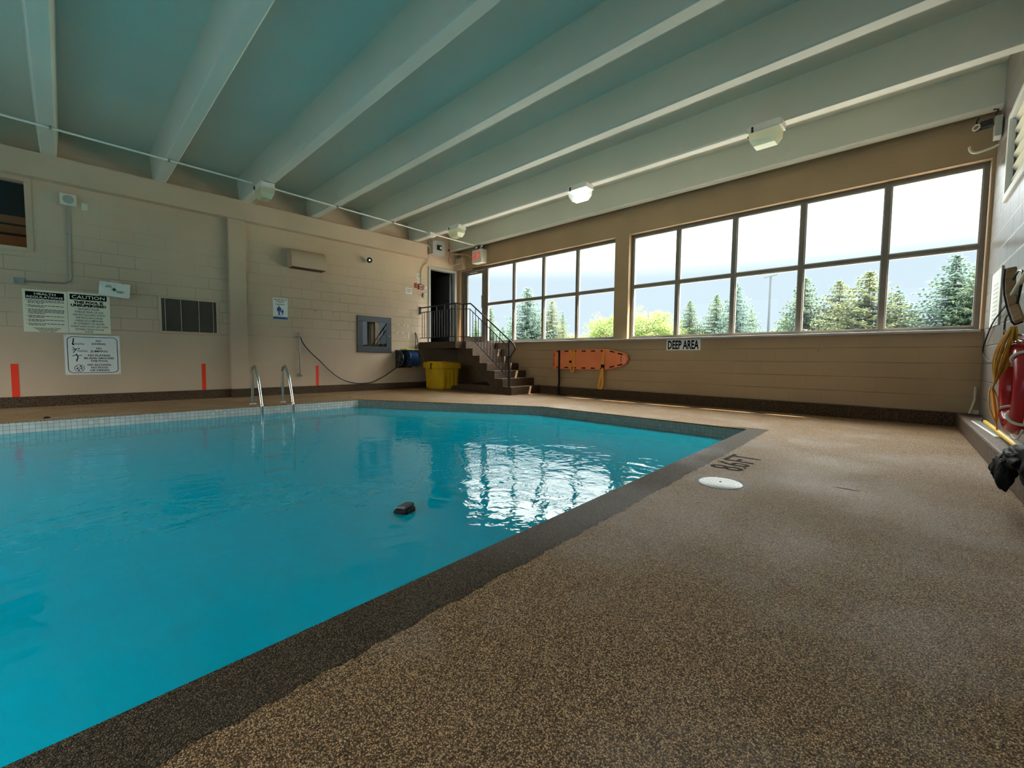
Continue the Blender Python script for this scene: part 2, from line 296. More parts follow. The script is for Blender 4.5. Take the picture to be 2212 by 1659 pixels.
# ------------------------------------------------------------------ geometry helpers
class G:
    def __init__(s): s.v = []; s.f = []
    def quad(s, a, b, c, d):
        i = len(s.v); s.v += [tuple(a), tuple(b), tuple(c), tuple(d)]; s.f.append((i, i+1, i+2, i+3))
    def poly(s, pts):
        i = len(s.v); s.v += [tuple(p) for p in pts]; s.f.append(tuple(range(i, i+len(pts))))
    def box(s, x0, x1, y0, y1, z0, z1):
        i = len(s.v); s.v += [(x, y, z) for z in (z0, z1) for x, y in ((x0,y0),(x1,y0),(x1,y1),(x0,y1))]
        s.f += [(i,i+3,i+2,i+1),(i+4,i+5,i+6,i+7),(i,i+1,i+5,i+4),(i+1,i+2,i+6,i+5),(i+2,i+3,i+7,i+6),(i+3,i,i+4,i+7)]; return s
    def obox(s, c, ax, ay, az, hx, hy, hz):
        c, ax, ay, az = Vector(c), Vector(ax).normalized(), Vector(ay).normalized(), Vector(az).normalized()
        i = len(s.v)
        for z in (-1, 1):
            for x, y in ((-1,-1),(1,-1),(1,1),(-1,1)): s.v.append(tuple(c + ax*hx*x + ay*hy*y + az*hz*z))
        s.f += [(i,i+3,i+2,i+1),(i+4,i+5,i+6,i+7),(i,i+1,i+5,i+4),(i+1,i+2,i+6,i+5),(i+2,i+3,i+7,i+6),(i+3,i,i+4,i+7)]; return s
    def bar(s, p, q, w, h, up=(0,0,1)):
        p, q = Vector(p), Vector(q); d = (q-p); a = d.normalized(); u = Vector(up)
        sd = a.cross(u).normalized(); u2 = sd.cross(a)
        return s.obox((p+q)/2, a, sd, u2, d.length/2, w/2, h/2)
    def prism(s, pts, ex):
        """polygon pts (3-D, planar) extruded by vector ex"""
        n = len(pts); i = len(s.v); ex = Vector(ex)
        s.v += [tuple(p) for p in pts] + [tuple(Vector(p)+ex) for p in pts]
        s.f.append(tuple(reversed(range(i, i+n)))); s.f.append(tuple(range(i+n, i+2*n)))
        for j in range(n): s.f.append((i+j, i+(j+1)%n, i+n+(j+1)%n, i+n+j))
        return s
    def tube(s, pts, r, n=8, closed=False, rad=None, fl=1.0):
        P = [Vector(p) for p in pts]; m = len(P); i0 = len(s.v)
        prev = None
        for j, p in enumerate(P):
            if closed: d = P[(j+1) % m] - P[j-1]
            else: d = P[min(j+1, m-1)] - P[max(j-1, 0)]
            d.normalize()
            if prev is None:
                a = Vector((0,0,1)) if abs(d.z) < 0.9 else Vector((1,0,0)); u = d.cross(a).normalized()
            else: u = (prev - d*prev.dot(d)).normalized()
            prev = u; v = d.cross(u); rj = rad[j] if rad else r
            for q in range(n):
                t = 2*PI*q/n; s.v.append(tuple(p + u*math.cos(t)*rj + v*math.sin(t)*rj*fl))
        for j in range(m if closed else m-1):
            a, b = i0 + j*n, i0 + ((j+1) % m)*n
            for q in range(n): s.f.append((a+q, a+(q+1)%n, b+(q+1)%n, b+q))
        if not closed:
            s.f.append(tuple(reversed(range(i0, i0+n)))); s.f.append(tuple(range(i0+(m-1)*n, i0+m*n)))
        return s
    def cyl(s, p, q, r, n=16, r2=None): return s.tube([p, q], r, n, rad=[r, r2 if r2 is not None else r])
    def lathe(s, prof, c, ax=(0,0,1), n=24, cap=True):
        c, ax = Vector(c), Vector(ax).normalized(); a = Vector((1,0,0)) if abs(ax.x) < 0.9 else Vector((0,1,0))
        u = ax.cross(a).normalized(); v = ax.cross(u); i0 = len(s.v)
        for r, h in prof:
            for q in range(n):
                t = 2*PI*q/n; s.v.append(tuple(c + ax*h + (u*math.cos(t) + v*math.sin(t))*r))
        for j in range(len(prof)-1):
            for q in range(n): s.f.append((i0+j*n+q, i0+j*n+(q+1)%n, i0+(j+1)*n+(q+1)%n, i0+(j+1)*n+q))
        if cap: s.f.append(tuple(reversed(range(i0, i0+n)))); k = i0+(len(prof)-1)*n; s.f.append(tuple(range(k, k+n)))
        return s
    def text(s, st, O, U, V, h, wid=None, bold=0.0, anchor='l', th=0.0008, space=1.0):
        """flat lettering: O origin (baseline), U reading direction, V up; h = cap height"""
        cu = bpy.data.curves.new('t', 'FONT'); cu.body = st; cu.size = 1.0; cu.offset = bold; cu.space_character = space; cu.resolution_u = 2
        ob = bpy.data.objects.new('t', cu); me = bpy.data.meshes.new_from_object(ob)
        O, U, V = Vector(O), Vector(U).normalized(), Vector(V).normalized()
        if len(me.vertices):
            xs = [v.co.x for v in me.vertices]; x0, x1 = min(xs), max(xs); ch = 0.69
            sy = h/ch; sx = (wid/(x1-x0)) if wid else sy
            offx = {'l': x0, 'c': (x0+x1)/2, 'r': x1}[anchor]; nn = U.cross(V); i = len(s.v)
            for v in me.vertices: s.v.append(tuple(O + U*((v.co.x-offx)*sx) + V*(v.co.y*sy) + nn*th))
            for p in me.polygons: s.f.append(tuple(i+q for q in p.vertices))
        bpy.data.objects.remove(ob); bpy.data.meshes.remove(me); bpy.data.curves.remove(cu); return s

ORG = {}
def tag(o, label=None, cat=None, group=None, kind=None):
    if label: o['label'] = label
    if cat: o['category'] = cat
    if group: o['group'] = group
    if kind: o['kind'] = kind
    return o
def obj(name, g, m, parent=None, smooth=False, bevel=0.0, ang=35, up=False, **t):
    if isinstance(g, G):
        v = g.v
    if parent is not None: org = Vector(ORG[parent.name])
    else:
        xs, ys, zs = zip(*v); org = Vector(((min(xs)+max(xs))/2, (min(ys)+max(ys))/2, min(zs)))
    me = bpy.data.meshes.new(name); me.from_pydata([tuple(Vector(p)-org) for p in v], [], g.f); me.validate(); me.update()
    bm = bmesh.new(); bm.from_mesh(me); bmesh.ops.recalc_face_normals(bm, faces=bm.faces)
    if up:
        for f in bm.faces:
            if f.normal.z < 0: f.normal_flip()
    bm.to_mesh(me); bm.free()
    me.materials.append(m)
    o = bpy.data.objects.new(name, me); C.objects.link(o)
    if parent is not None: o.parent = parent
    else: o.location = org
    ORG[o.name] = tuple(org)
    if smooth:
        for p in me.polygons: p.use_smooth = True
        try: me.set_sharp_from_angle(angle=math.radians(ang))
        except Exception: pass
    if bevel:
        b = o.modifiers.new('bevel', 'BEVEL'); b.width = bevel; b.segments = 2; b.limit_method = 'ANGLE'; b.angle_limit = math.radians(50)
    tag(o, **t)
    return o
def thing(name, label, cat, loc, group=None, kind=None):
    o = bpy.data.objects.new(name, None); C.objects.link(o); o.location = loc; o.empty_display_size = 0.1
    ORG[o.name] = tuple(loc); tag(o, label, cat, group, kind); return o
def dup(root, loc, label=None, group=None, rz=0.0, scale=None):
    r_ = root.copy(); C.objects.link(r_); r_.location = loc; r_.rotation_euler = (0, 0, rz)
    if scale: r_.scale = scale
    if label: r_['label'] = label
    if group: r_['group'] = group
    for ch in list(root.children):
        c = ch.copy(); C.objects.link(c); c.parent = r_
        for gch in ch.children:
            d = gch.copy(); C.objects.link(d); d.parent = c
    return r_
def arc(c, u, v, r, a0, a1, n=8):
    c, u, v = Vector(c), Vector(u), Vector(v)
    return [c + u*math.cos(a0+(a1-a0)*i/n)*r + v*math.sin(a0+(a1-a0)*i/n)*r for i in range(n+1)]
def spline(pts, n=8):
    P = [Vector(p) for p in pts]; P = [P[0]*2-P[1]] + P + [P[-1]*2-P[-2]]; out = []
    for i in range(1, len(P)-2):
        for j in range(n):
            t = j/n; a, b, c, d = P[i-1:i+3]
            out.append(0.5*((2*b)+(c-a)*t+(2*a-5*b+4*c-d)*t*t+(3*b-a-3*c+d)*t**3))
    out.append(P[-2]); return out
def holed(g, u0, u1, z0, z1, t0, t1, holes, P):
    """wall slab in (u, z) with rectangular holes, thickness t0..t1; P(u, t, z) -> xyz"""
    us = sorted({u0, u1, *[h[0] for h in holes], *[h[1] for h in holes]}); us = [u for u in us if u0 <= u <= u1]
    zs = sorted({z0, z1, *[h[2] for h in holes], *[h[3] for h in holes]}); zs = [z for z in zs if z0 <= z <= z1]
    def solid(i, j):
        if i < 0 or j < 0 or i >= len(us)-1 or j >= len(zs)-1: return False
        cu, cz = (us[i]+us[i+1])/2, (zs[j]+zs[j+1])/2
        return not any(h[0] < cu < h[1] and h[2] < cz < h[3] for h in holes)
    for i in range(len(us)-1):
        for j in range(len(zs)-1):
            if not solid(i, j): continue
            a, b, c, d = us[i], us[i+1], zs[j], zs[j+1]
            g.quad(P(a,t0,c), P(b,t0,c), P(b,t0,d), P(a,t0,d)); g.quad(P(a,t1,c), P(b,t1,c), P(b,t1,d), P(a,t1,d))
            if not solid(i-1, j): g.quad(P(a,t0,c), P(a,t1,c), P(a,t1,d), P(a,t0,d))
            if not solid(i+1, j): g.quad(P(b,t0,c), P(b,t1,c), P(b,t1,d), P(b,t0,d))
            if not solid(i, j-1): g.quad(P(a,t0,c), P(b,t0,c), P(b,t1,c), P(a,t1,c))
            if not solid(i, j+1): g.quad(P(a,t0,d), P(b,t0,d), P(b,t1,d), P(a,t1,d))
    return g

# ------------------------------------------------------------------ the room
YF = -13.0                      # room runs on behind the camera
XC = lambda y, off=0.0: 10.0 + 0.038*abs(y) - off if y <= 0 else 10.0 - off
ZS = 4.12                       # underside of the roof slab
PW = lambda y: 8.08 + 0.0435*(abs(y)-2.25)      # pool edge by the camera
PO = lambda y: PW(y) + 0.205                    # outer edge of its dark coping
g = G()
def slab(g, pts, z0=-0.02, z1=0.0): g.prism([(x, y, z0) for x, y in pts], (0, 0, z1-z0))
slab(g, [(-0.05,0.0),(1.93,0.0),(1.93,-3.90),(1.93,YF+0.9),(-0.05,YF+0.9)])
slab(g, [(1.93,0.0),(5.0,0.0),(5.0,-2.22),(1.93,-3.90)])
slab(g, [(5.0,0.0),(8.08,0.0),(8.08,-2.25),(5.0,-2.22)])
slab(g, [(8.08,0.0),(10.05,0.0),(XC(-2.12)+0.1,-2.12),(8.20,-2.12),(8.08,-2.12)])
slab(g, [(PO(-2.12)-0.03,-2.12),(XC(-2.12)+0.1,-2.12),(XC(YF)+0.1,YF+0.9),(PO(YF+0.9)-0.03,YF+0.9)])
slab(g, [(8.08,-2.12),(8.26,-2.12),(8.26,-2.25),(8.08,-2.25)])
slab(g, [(-0.05,YF+0.9),(XC(YF)+0.1,YF+0.9),(XC(YF)+0.1,YF),(-0.05,YF)])
floor = obj('floor', g, m_deck, kind='structure', label='brown bonded pebble deck around the pool')

# pool
pool = thing('swimming_pool', 'indoor swimming pool full of turquoise water with a pale tile band', 'swimming pool', (5.0, -7.0, -2.7))
ring = [(1.93,-3.90),(5.0,-2.22),(8.08,-2.25),(PW(YF+0.9),YF+0.9),(1.93,YF+0.9)]
def band(z0, z1, idx):
    g = G()
    for i in idx:
        a, b = ring[i], ring[(i+1) % 5]; g.quad((a[0],a[1],z0),(b[0],b[1],z0),(b[0],b[1],z1),(a[0],a[1],z1))
    return g
obj('tile_band', band(-0.30, -0.02, (3, 4)), m_tileA, pool, label='pale square tiles with grey joints')
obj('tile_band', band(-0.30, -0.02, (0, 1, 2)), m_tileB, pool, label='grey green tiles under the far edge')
g = band(-2.7, -0.30, range(5)); g.poly([(x, y, -2.7) for x, y in ring]); obj('basin', g, m_pool, pool)
g = G(); g.poly([(x, y, -0.14) for x, y in ring]); obj('water', g, m_water, pool, up=True)
g = G(); ys_ = [-2.12 - 0.025*i for i in range(int((abs(YF+0.9)-2.12)/0.025))]
edge_ = [(PO(y_)+0.008*R.uniform(-1,1)+0.003*math.sin(y_*3.1), y_) for y_ in ys_]
out_ = [(PW(-2.25)-0.10,-2.25),(PW(-2.25)-0.10,-2.12)] + edge_ + [(PO(YF+0.9),YF+0.9),(PW(YF+0.9),YF+0.9),(PW(-2.25),-2.25)]
for a_, b_2 in zip(edge_, edge_[1:]): g.quad((PW(a_[1]) if a_[1] < -2.25 else PW(-2.25),a_[1],0.0012),(a_[0],a_[1],0.0012),(b_2[0],b_2[1],0.0012),(PW(b_2[1]) if b_2[1] < -2.25 else PW(-2.25),b_2[1],0.0012))
g.quad((PW(-2.25)-0.25,-2.25,0.0012),(PW(-2.25),-2.25,0.0012),(PW(-2.25),-2.12,0.0012),(PW(-2.25)-0.10,-2.12,0.0012))
g.quad((PW(-2.25),-2.25,-0.03),(PW(-2.25),-2.25,0.0012),(PW(YF+0.9),YF+0.9,0.0012),(PW(YF+0.9),YF+0.9,-0.03))
slab(g, [(PW(-2.25),-2.25),(PO(-2.25)-0.03,-2.25),(PO(YF+0.9)-0.03,YF+0.9),(PW(YF+0.9),YF+0.9)], -0.03, 0.0006)
obj('coping', g, m_cop, pool, up=True, label='dark brown pebble coping')

# left wall
g = G()
DOOR = (-0.955, -0.09, 1.176, 3.14); WA = (-9.6, -7.93, 2.27, 3.33)
holed(g, YF, 0.0, -0.05, ZS+0.1, -0.25, 0.0, [DOOR, WA], lambda u, t, z: (t, u, z))
obj('wall_left', g, m_wallA, kind='structure', label='beige painted block wall with smooth rendered base')
obj('trim_1', G().box(0.0, 0.17, YF, -1.13, 3.33, 3.68), m_paint, kind='structure', label='painted bulkhead beam along top of left wall')
obj('trim_2', G().box(0.0, 0.11, -5.49, -5.22, 0.0, 3.33), m_paint, kind='structure', label='shallow painted pilaster on the left wall')
g = G(); g.box(0.0, 0.045, YF, -5.5, 0, 0.157); g.box(0.0, 0.155, -5.5, -5.21, 0, 0.16); g.box(0.0, 0.045, -5.21, -1.05, 0, 0.157)
obj('baseboard_left', g, m_curb, kind='structure', label='dark pebble curb along left wall')
# back (window) wall
g = G()
HL = (0.10, 4.95, 1.182, 3.20); HR = (5.255, 9.97, 1.182, 3.20)
holed(g, -0.25, 10.3, -0.05, ZS+0.1, 0.0, 0.30, [HL, HR], lambda u, t, z: (u, t, z))
m_wallB2 = block_wall('painted_block_brown', (0.44, 0.295, 0.162), 'X', 0.1, joint=0.9, vjoint=0.2, top_fade=(1.2, 1.25))
obj('wall_back', g, m_wallB2, kind='structure', label='brown beige block wall below long windows')
g = G(); g.box(1.05, 9.97, -0.075, 0.10, 1.158, 1.190)
obj('trim_3', g, m_alul, kind='structure', bevel=0.004, label='pale metal window sill')
obj('trim_4', G().box(0.0, 0.34, -0.10, 0.0, 3.20, 3.50), m_paint, kind='structure', label='painted lintel stub in the far corner')
g = G(); g.box(3.05, 4.70, -0.085, 0, 0, 0.165); obj('baseboard_back', g, m_curb, kind='structure', label='dark curb beside the stairs')
g = G(); g.box(4.70, 9.82, -0.105, 0, 0, 0.170); obj('baseboard_back', g, m_curb, kind='structure', label='brown curb under the windows')
# right wall, slightly out of square
def cw(u, t, z): return (XC(u) + t, u, z)
g = G(); LV = (-2.2, -0.93, 2.50, 3.26)
holed(g, YF, 0.0, -0.05, ZS+0.1, 0.0, 0.25, [LV], cw)
obj('wall_right', g, m_wallC, kind='structure', label='streaked block wall on the right')
g = G(); g.prism([(9.81,0,0),(XC(0)+0.02,0,0),(XC(YF)+0.02,YF,0),(9.81+0.038*abs(YF),YF,0)], (0,0,0.168))
obj('baseboard_right', g, m_curbC, kind='structure', bevel=0.015, label='wide raised curb along the right wall')
# front wall behind the camera; its unseen windows are added for more daylight
g = G()
holed(g, -0.25, 10.8, -0.05, ZS+0.1, YF-0.25, YF, [(0.6, 4.9, 0.7, 3.5), (5.2, 9.8, 0.7, 3.5)], lambda u, t, z: (u, t, z))
obj('wall_front', g, m_paint, kind='structure')
for i, (a, b) in enumerate(((0.6, 4.9), (5.2, 9.8))):
    wn = thing('window_%d' % (4+i), 'unseen window added behind the camera for more daylight', 'window', ((a+b)/2, YF-0.12, 0.7), kind='structure')
    g = G()
    for x in (a+0.03, (a+b)/2, b-0.03): g.box(x-0.03, x+0.03, YF-0.15, YF-0.09, 0.7, 3.5)
    g.box(a, b, YF-0.15, YF-0.09, 0.7, 0.76); g.box(a, b, YF-0.15, YF-0.09, 3.44, 3.5)
    obj('frame', g, m_alu, wn)
    g = G(); g.quad((a, YF-0.12, 0.7), (b, YF-0.12, 0.7), (b, YF-0.12, 3.5), (a, YF-0.12, 3.5)); obj('pane', g, m_glass, wn)

# ceiling: slab and ribs of the concrete double tees
g = G(); g.box(-0.3, 11.0, YF-0.3, 0.53, ZS, ZS+0.25); g.box(-0.3, 11.0, 0.302, 0.53, 3.60, ZS)
ceil = obj('ceiling', g, m_ceil, kind='structure', label='painted concrete ribbed ceiling')
stems = [-0.19, -1.47, -2.72, -3.95, -5.19, -6.46, -7.735, -9.0, -10.25, -11.5, -12.7]
for y in stems:
    x1 = XC(y) + 0.02; g = G(); x0 = 0.0
    pr = [(-0.115, ZS), (-0.082, 3.695), (-0.066, 3.68), (0.066, 3.68), (0.082, 3.695), (0.115, ZS)]
    g.prism([(x0, y+a, z) for a, z in pr], (x1-x0, 0, 0)); obj('ceiling_rib', g, m_ceil, ceil)

# windows of the back wall
def window_set(name, label, xs, trz=2.205, zb=1.19, zt=3.20, y=0.10):
    t = thing(name, label, 'window', ((xs[0]+xs[-1])/2, y+0.03, zb), kind='structure')
    fw_, dp = 0.05, 0.035
    g = G(); a, b = xs[0], xs[-1]
    g.box(a, a+fw_, y, y+2*dp, zb, zt); g.box(b-fw_, b, y, y+2*dp, zb, zt)
    g.box(a+fw_, b-fw_, y, y+2*dp, zb, zb+0.045); g.box(a+fw_, b-fw_, y, y+2*dp, zt-0.055, zt)
    obj('frame', g, m_alu, t, bevel=0.003)
    for x in xs[1:-1]: obj('mullion', G().box(x-0.032, x+0.032, y-0.012, y+2*dp, zb+0.045, zt-0.055), m_alu, t, bevel=0.003)
    for i in range(len(xs)-1):
        p = xs[i] + (fw_ if i == 0 else 0.032); q = xs[i+1] - (fw_ if i == len(xs)-2 else 0.032)
        obj('transom', G().box(p, q, y-0.004, y+2*dp-0.006, trz-0.026, trz+0.026), m_alu, t, bevel=0.003)
        for z0, z1 in ((zb+0.045, trz-0.026), (trz+0.026, zt-0.055)):
            s = G(); e = 0.014
            s.box(p, p+e, y+0.014, y+0.05, z0, z1); s.box(q-e, q, y+0.014, y+0.05, z0, z1); s.box(p+e, q-e, y+0.014, y+0.05, z0, z0+e); s.box(p+e, q-e, y+0.014, y+0.05, z1-e, z1)
            pn = obj('glazing_bead', s, m_alul, t)
            obj('pane', G().box(p+e, q-e, y+0.028, y+0.034, z0+e, z1-e), m_glass, t)
    return t
window_set('window_1', 'left band of windows beside the exit door', [1.06, 2.068, 3.016, 3.972, 4.945])
window_set('window_2', 'right band of ten window panes', [5.26, 6.183, 7.131, 8.083, 9.044, 9.965])
# glazed exit door in the same frame
d2 = thing('door_2', 'glazed exit door at the top of the stairs', 'door', (0.58, 0.13, 1.18), kind='structure')
g = G(); g.box(0.10, 0.15, 0.08, 0.19, 1.18, 3.20); g.box(0.99, 1.06, 0.08, 0.19, 1.18, 3.20); g.box(0.15, 0.99, 0.08, 0.19, 3.13, 3.20)
obj('door_frame', g, m_alu, d2, bevel=0.003)
g = G(); g.box(0.16, 0.30, 0.10, 0.15, 1.20, 3.12); g.box(0.90, 0.985, 0.10, 0.15, 1.20, 3.12); g.box(0.30, 0.90, 0.10, 0.15, 1.20, 1.37); g.box(0.30, 0.90, 0.10, 0.15, 3.04, 3.12)
lf = obj('door_leaf', g, m_alu, d2, bevel=0.003)
obj('door_pane', G().box(0.30, 0.90, 0.122, 0.128, 1.37, 3.04), m_glass, lf)
obj('pull_handle', G().tube([(0.945,0.10,2.12),(0.945,0.05,2.12),(0.945,0.05,2.13),(0.945,0.05,2.43),(0.945,0.05,2.44),(0.945,0.10,2.44)], 0.011, 8), m_alul, lf, smooth=True)
g = G(); g.box(0.45, 0.72, 0.055, 0.10, 3.07, 3.13); g.tube([(0.50,0.07,3.10),(0.25,-0.12,3.12),(0.62,0.0,3.16)], 0.010, 6)
obj('door_closer', g, m_galv, lf, smooth=True)
# open doorway in left wall with dim corridor
d1 = thing('door_1', 'open steel doorway to a dark passage', 'door', (0.0, -0.52, 1.176), kind='structure')
g = G(); g.box(-0.10, 0.025, -0.985, -0.92, 1.176, 3.17); g.box(-0.10, 0.025, -0.12, -0.055, 1.176, 3.17); g.box(-0.10, 0.025, -0.92, -0.12, 3.11, 3.17)
obj('door_frame', g, m_boxg, d1, bevel=0.003)
g = G(); g.obox((-0.46, -0.17, 2.13), (1, -0.10, 0), (0.10, 1, 0), (0,0,1), 0.40, 0.022, 0.94)
lf1 = obj('door_leaf', g, m_grey, d1, bevel=0.003)
for z in (1.5, 2.13, 2.8): obj('hinge', G().box(-0.07, -0.05, -0.155, -0.125, z, z+0.1), m_galv, lf1)
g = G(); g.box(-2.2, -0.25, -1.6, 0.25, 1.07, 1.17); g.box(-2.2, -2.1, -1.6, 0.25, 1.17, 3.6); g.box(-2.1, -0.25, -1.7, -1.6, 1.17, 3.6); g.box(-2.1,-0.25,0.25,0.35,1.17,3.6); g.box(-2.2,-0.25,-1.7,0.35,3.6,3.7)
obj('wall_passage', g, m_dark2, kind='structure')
# high window of left wall looking into a wood-lined room
w3 = thing('window_3', 'dark interior window high on left wall', 'window', (-0.05, -8.76, 2.27), kind='structure')
g = G(); g.box(-0.14, 0.02, -8.0, -7.93, 2.27, 3.33); g.box(-0.14, 0.02, -9.6, -9.53, 2.27, 3.33); g.box(-0.14, 0.02, -9.53, -8.0, 2.27, 2.33); g.box(-0.14, 0.02, -9.53, -8.0, 3.27, 3.33)
obj('frame', g, m_paint, w3, bevel=0.004)
obj('pane', G().box(-0.07, -0.064, -9.53, -8.0, 2.33, 3.27), m_glass, w3)
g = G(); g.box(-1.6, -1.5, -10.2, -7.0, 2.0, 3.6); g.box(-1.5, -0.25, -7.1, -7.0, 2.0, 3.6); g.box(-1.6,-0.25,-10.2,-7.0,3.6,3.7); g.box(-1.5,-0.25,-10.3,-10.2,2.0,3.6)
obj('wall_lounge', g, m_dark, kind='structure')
g = G()
for i, z in enumerate((1.9, 2.25, 2.62, 2.78)): g.box(-1.0-0.08*i, -0.5-0.06*i, -10.1, -7.2, z, z+(0.33 if i < 2 else 0.12))
tag(obj('wooden_counter', g, m_wood, bevel=0.01), 'orange wooden counter seen through the dark high window', 'counter')

# ------------------------------------------------------------------ stairs and railing
g = G(); RZ = 0.1686; xn = [3.123, 2.856, 2.600, 2.348, 2.097, 1.851, 1.610]
side = [(3.123, 0), (3.123, RZ)]
for k_ in range(1, 7): side += [(xn[k_], RZ*k_), (xn[k_], RZ*(k_+1))]
side += [(1.50, RZ*7), (1.50, 1.02), (1.29, 1.02), (2.46, 0.168), (1.30, 0.168), (1.30, 0)]
# solid flight: the stepped top and sloping soffit
g.prism([(x, -1.04, z) for x, z in side], (0, 1.038, 0))
g.box(0.002, 1.50, -1.27, -0.002, 1.02, RZ*7)
g.box(0.002, 1.30, -1.04, -0.002, 0.0, 0.10)
stair = obj('staircase', g, m_step, label='brown stone-clad stairs of seven steps up to a landing', cat='stairs')
rail = thing('stair_railing', 'black metal railing around the landing and down the stairs', 'railing', (1.5, -1.24, RZ*7))
ZL = RZ*7
top = [(0.01,-1.24,2.06),(1.44,-1.24,2.07),(1.47,-1.22,2.07),(1.47,-1.02,2.07),(1.50,-1.0,2.07),(1.72,-1.0,2.065)]
tp = top + [(1.78,-1.0,2.03),(3.06,-1.0,1.150),(3.14,-1.0,1.09),(3.185,-1.0,1.02),(3.18,-1.0,0.97),(3.03,-1.0,0.80)]
obj('handrail', G().tube(tp, 0.017, 8, fl=1.0), m_black, rail, smooth=True, ang=60)
md = [(0.01,-1.24,1.94),(1.455,-1.24,1.95),(1.47,-1.225,1.95),(1.47,-1.0,1.95),(1.69,-1.0,1.945),(3.0,-1.0,1.02)]
obj('middle_rail', G().tube(md, 0.011, 6), m_black, rail)
bt = [(0.01,-1.24,1.285),(1.455,-1.24,1.295),(1.47,-1.225,1.295),(1.47,-1.0,1.295),(1.705,-1.0,1.29),(3.0,-1.0,0.36)]
obj('bottom_rail', G().tube(bt, 0.011, 6), m_black, rail)
obj('post', G().box(2.995, 3.035, -1.02, -0.98, RZ, 1.17), m_black, rail)
obj('post', G().box(1.45, 1.49, -1.26, -1.22, ZL, 2.06), m_black, rail)
obj('post', G().box(1.475, 1.52, -1.02, -0.975, ZL, 2.06), m_black, rail)
obj('wall_bracket', G().box(0.0, 0.03, -1.26, -1.22, 1.90, 2.09), m_black, rail)
for x in [0.1+0.1045*i for i in range(13)]: obj('baluster', G().box(x-0.006, x+0.006, -1.246, -1.234, 1.29, 1.945), m_black, rail)
for x in (0.72, 1.03): obj('baluster', G().box(x-0.007, x+0.007, -1.247, -1.233, 1.945, 2.06), m_black, rail)
for i in range(13):
    x = 1.706 + 0.1002*i; zb = 1.29 - (x-1.705)*0.718; zt = 1.945 - (x-1.69)*0.706
    obj('baluster', G().box(x-0.006, x+0.006, -1.006, -0.994, zb, zt), m_black, rail)
for x in (1.60,): obj('baluster', G().box(x-0.006, x+0.006, -1.006, -0.994, 1.29, 1.945), m_black, rail)
for x in (1.90, 2.31, 2.72):
    obj('baluster', G().box(x-0.007, x+0.007, -1.007, -0.993, 1.945-(x-1.69)*0.706, 2.03-(x-1.78)*0.6875), m_black, rail)

# ------------------------------------------------------------------ things on the left wall (x = 0, reading direction +y)
UY, UZ = (0,1,0), (0,0,1)
def plate(g, y0, y1, z0, z1, t=0.004, x=0.0):
    return g.box(x+0.0005, x+t, y0, y1, z0, z1)
def words(g, x, y0, y1, z, h, rng, fill=0.95, short=0.0):
    """a line of print too small to read: word-sized bars"""
    y = y0; end = y0 + (y1-y0)*(1-short)
    while y < end:
        w_ = min(rng.uniform(1.5, 5.0)*h, end-y); g.quad((x,y,z),(x,y+w_,z),(x,y+w_,z+h),(x,y,z+h)); y += w_ + h*0.7
sg = thing('health_notice', 'cream notice headed HEALTH REGULATIONS, left of the caution sign', 'sign', (0, -7.845, 1.112))
obj('panel', plate(G(), -8.075, -7.62, 1.114, 1.735), m_signc, sg, bevel=0.001)
g = G(); plate(g, -8.045, -7.65, 1.600, 1.705, 0.0048); obj('header', g, m_lead, sg)
g = G(); g.text('HEALTH', (0.0052,-7.848,1.660), UY, UZ, 0.030, 0.22, bold=0.02, anchor='c'); g.text('REGULATIONS', (0.0052,-7.848,1.614), UY, UZ, 0.030, 0.37, bold=0.02, anchor='c'); obj('heading', g, m_signc, sg)
g = G(); rg = random.Random(3); z = 1.575
for para, n in enumerate((3, 2, 4, 2, 2, 2)):
    g.quad((0.0046,-8.045,z),(0.0046,-8.037,z),(0.0046,-8.037,z+0.008),(0.0046,-8.045,z+0.008))
    for i in range(n): words(g, 0.0046, -8.025, -7.655, z, 0.0085, rg, short=0.55 if i == n-1 else 0); z -= 0.0195
    z -= 0.018
for i in range(4): words(g, 0.0046, -7.98+0.02*i, -7.70-0.02*i, z-0.005, 0.007, rg); z -= 0.0165
obj('small_print', g, m_lead, sg)
sg = thing('caution_sign', 'cream sign reading CAUTION THIS POOL IS UNSUPERVISED', 'sign', (0, -7.37, 1.118))
obj('panel', plate(G(), -7.614, -7.14, 1.118, 1.745), m_signc, sg, bevel=0.001)
obj('header', plate(G(), -7.59, -7.175, 1.632, 1.715, 0.0048), m_lead, sg)
g = G(); g.text('CAUTION', (0.0052,-7.383,1.649), UY, UZ, 0.050, 0.37, bold=0.012, anchor='c'); obj('heading', g, m_signc, sg)
g = G(); yc = -7.383
for st, z, h, wd, bo in (('THIS POOL IS',1.577,0.036,0.33,0.05),('UNSUPERVISED',1.527,0.036,0.40,0.05),('BATHERS UNDER',1.478,0.026,0.235,0.0),('TWELVE YEARS OF AGE',1.433,0.026,0.325,0.0),
    ('ARE NOT ALLOWED WITHIN',1.388,0.026,0.365,0.0),('THE POOL ENCLOSURE',1.343,0.026,0.305,0.0),('UNLESS ACCOMPANIED',1.298,0.026,0.315,0.0),('BY A PARENT OR HIS/HER',1.253,0.026,0.345,0.0),
    ('AGENT WHO IS NOT LESS THAN',1.208,0.026,0.42,0.0),('SIXTEEN YEARS OF AGE',1.163,0.026,0.325,0.0)):
    obj('lettering', G().text(st, (0.0048, yc, z), UY, UZ, h, wd, bold=bo+0.006, anchor='c'), m_lead, sg)
g = G(); words(g, 0.0048, -7.44, -7.34, 1.135, 0.009, rg); obj('small_print', g, m_lead, sg)
sg = thing('pool_rules_sign', 'white rules sign with NO DIVING pictograms below the caution sign', 'sign', (0, -7.36, 0.468))
obj('panel', plate(G(), -7.675, -7.04, 0.468, 1.087, 0.005), m_signw, sg, bevel=0.001)
g = G(); 
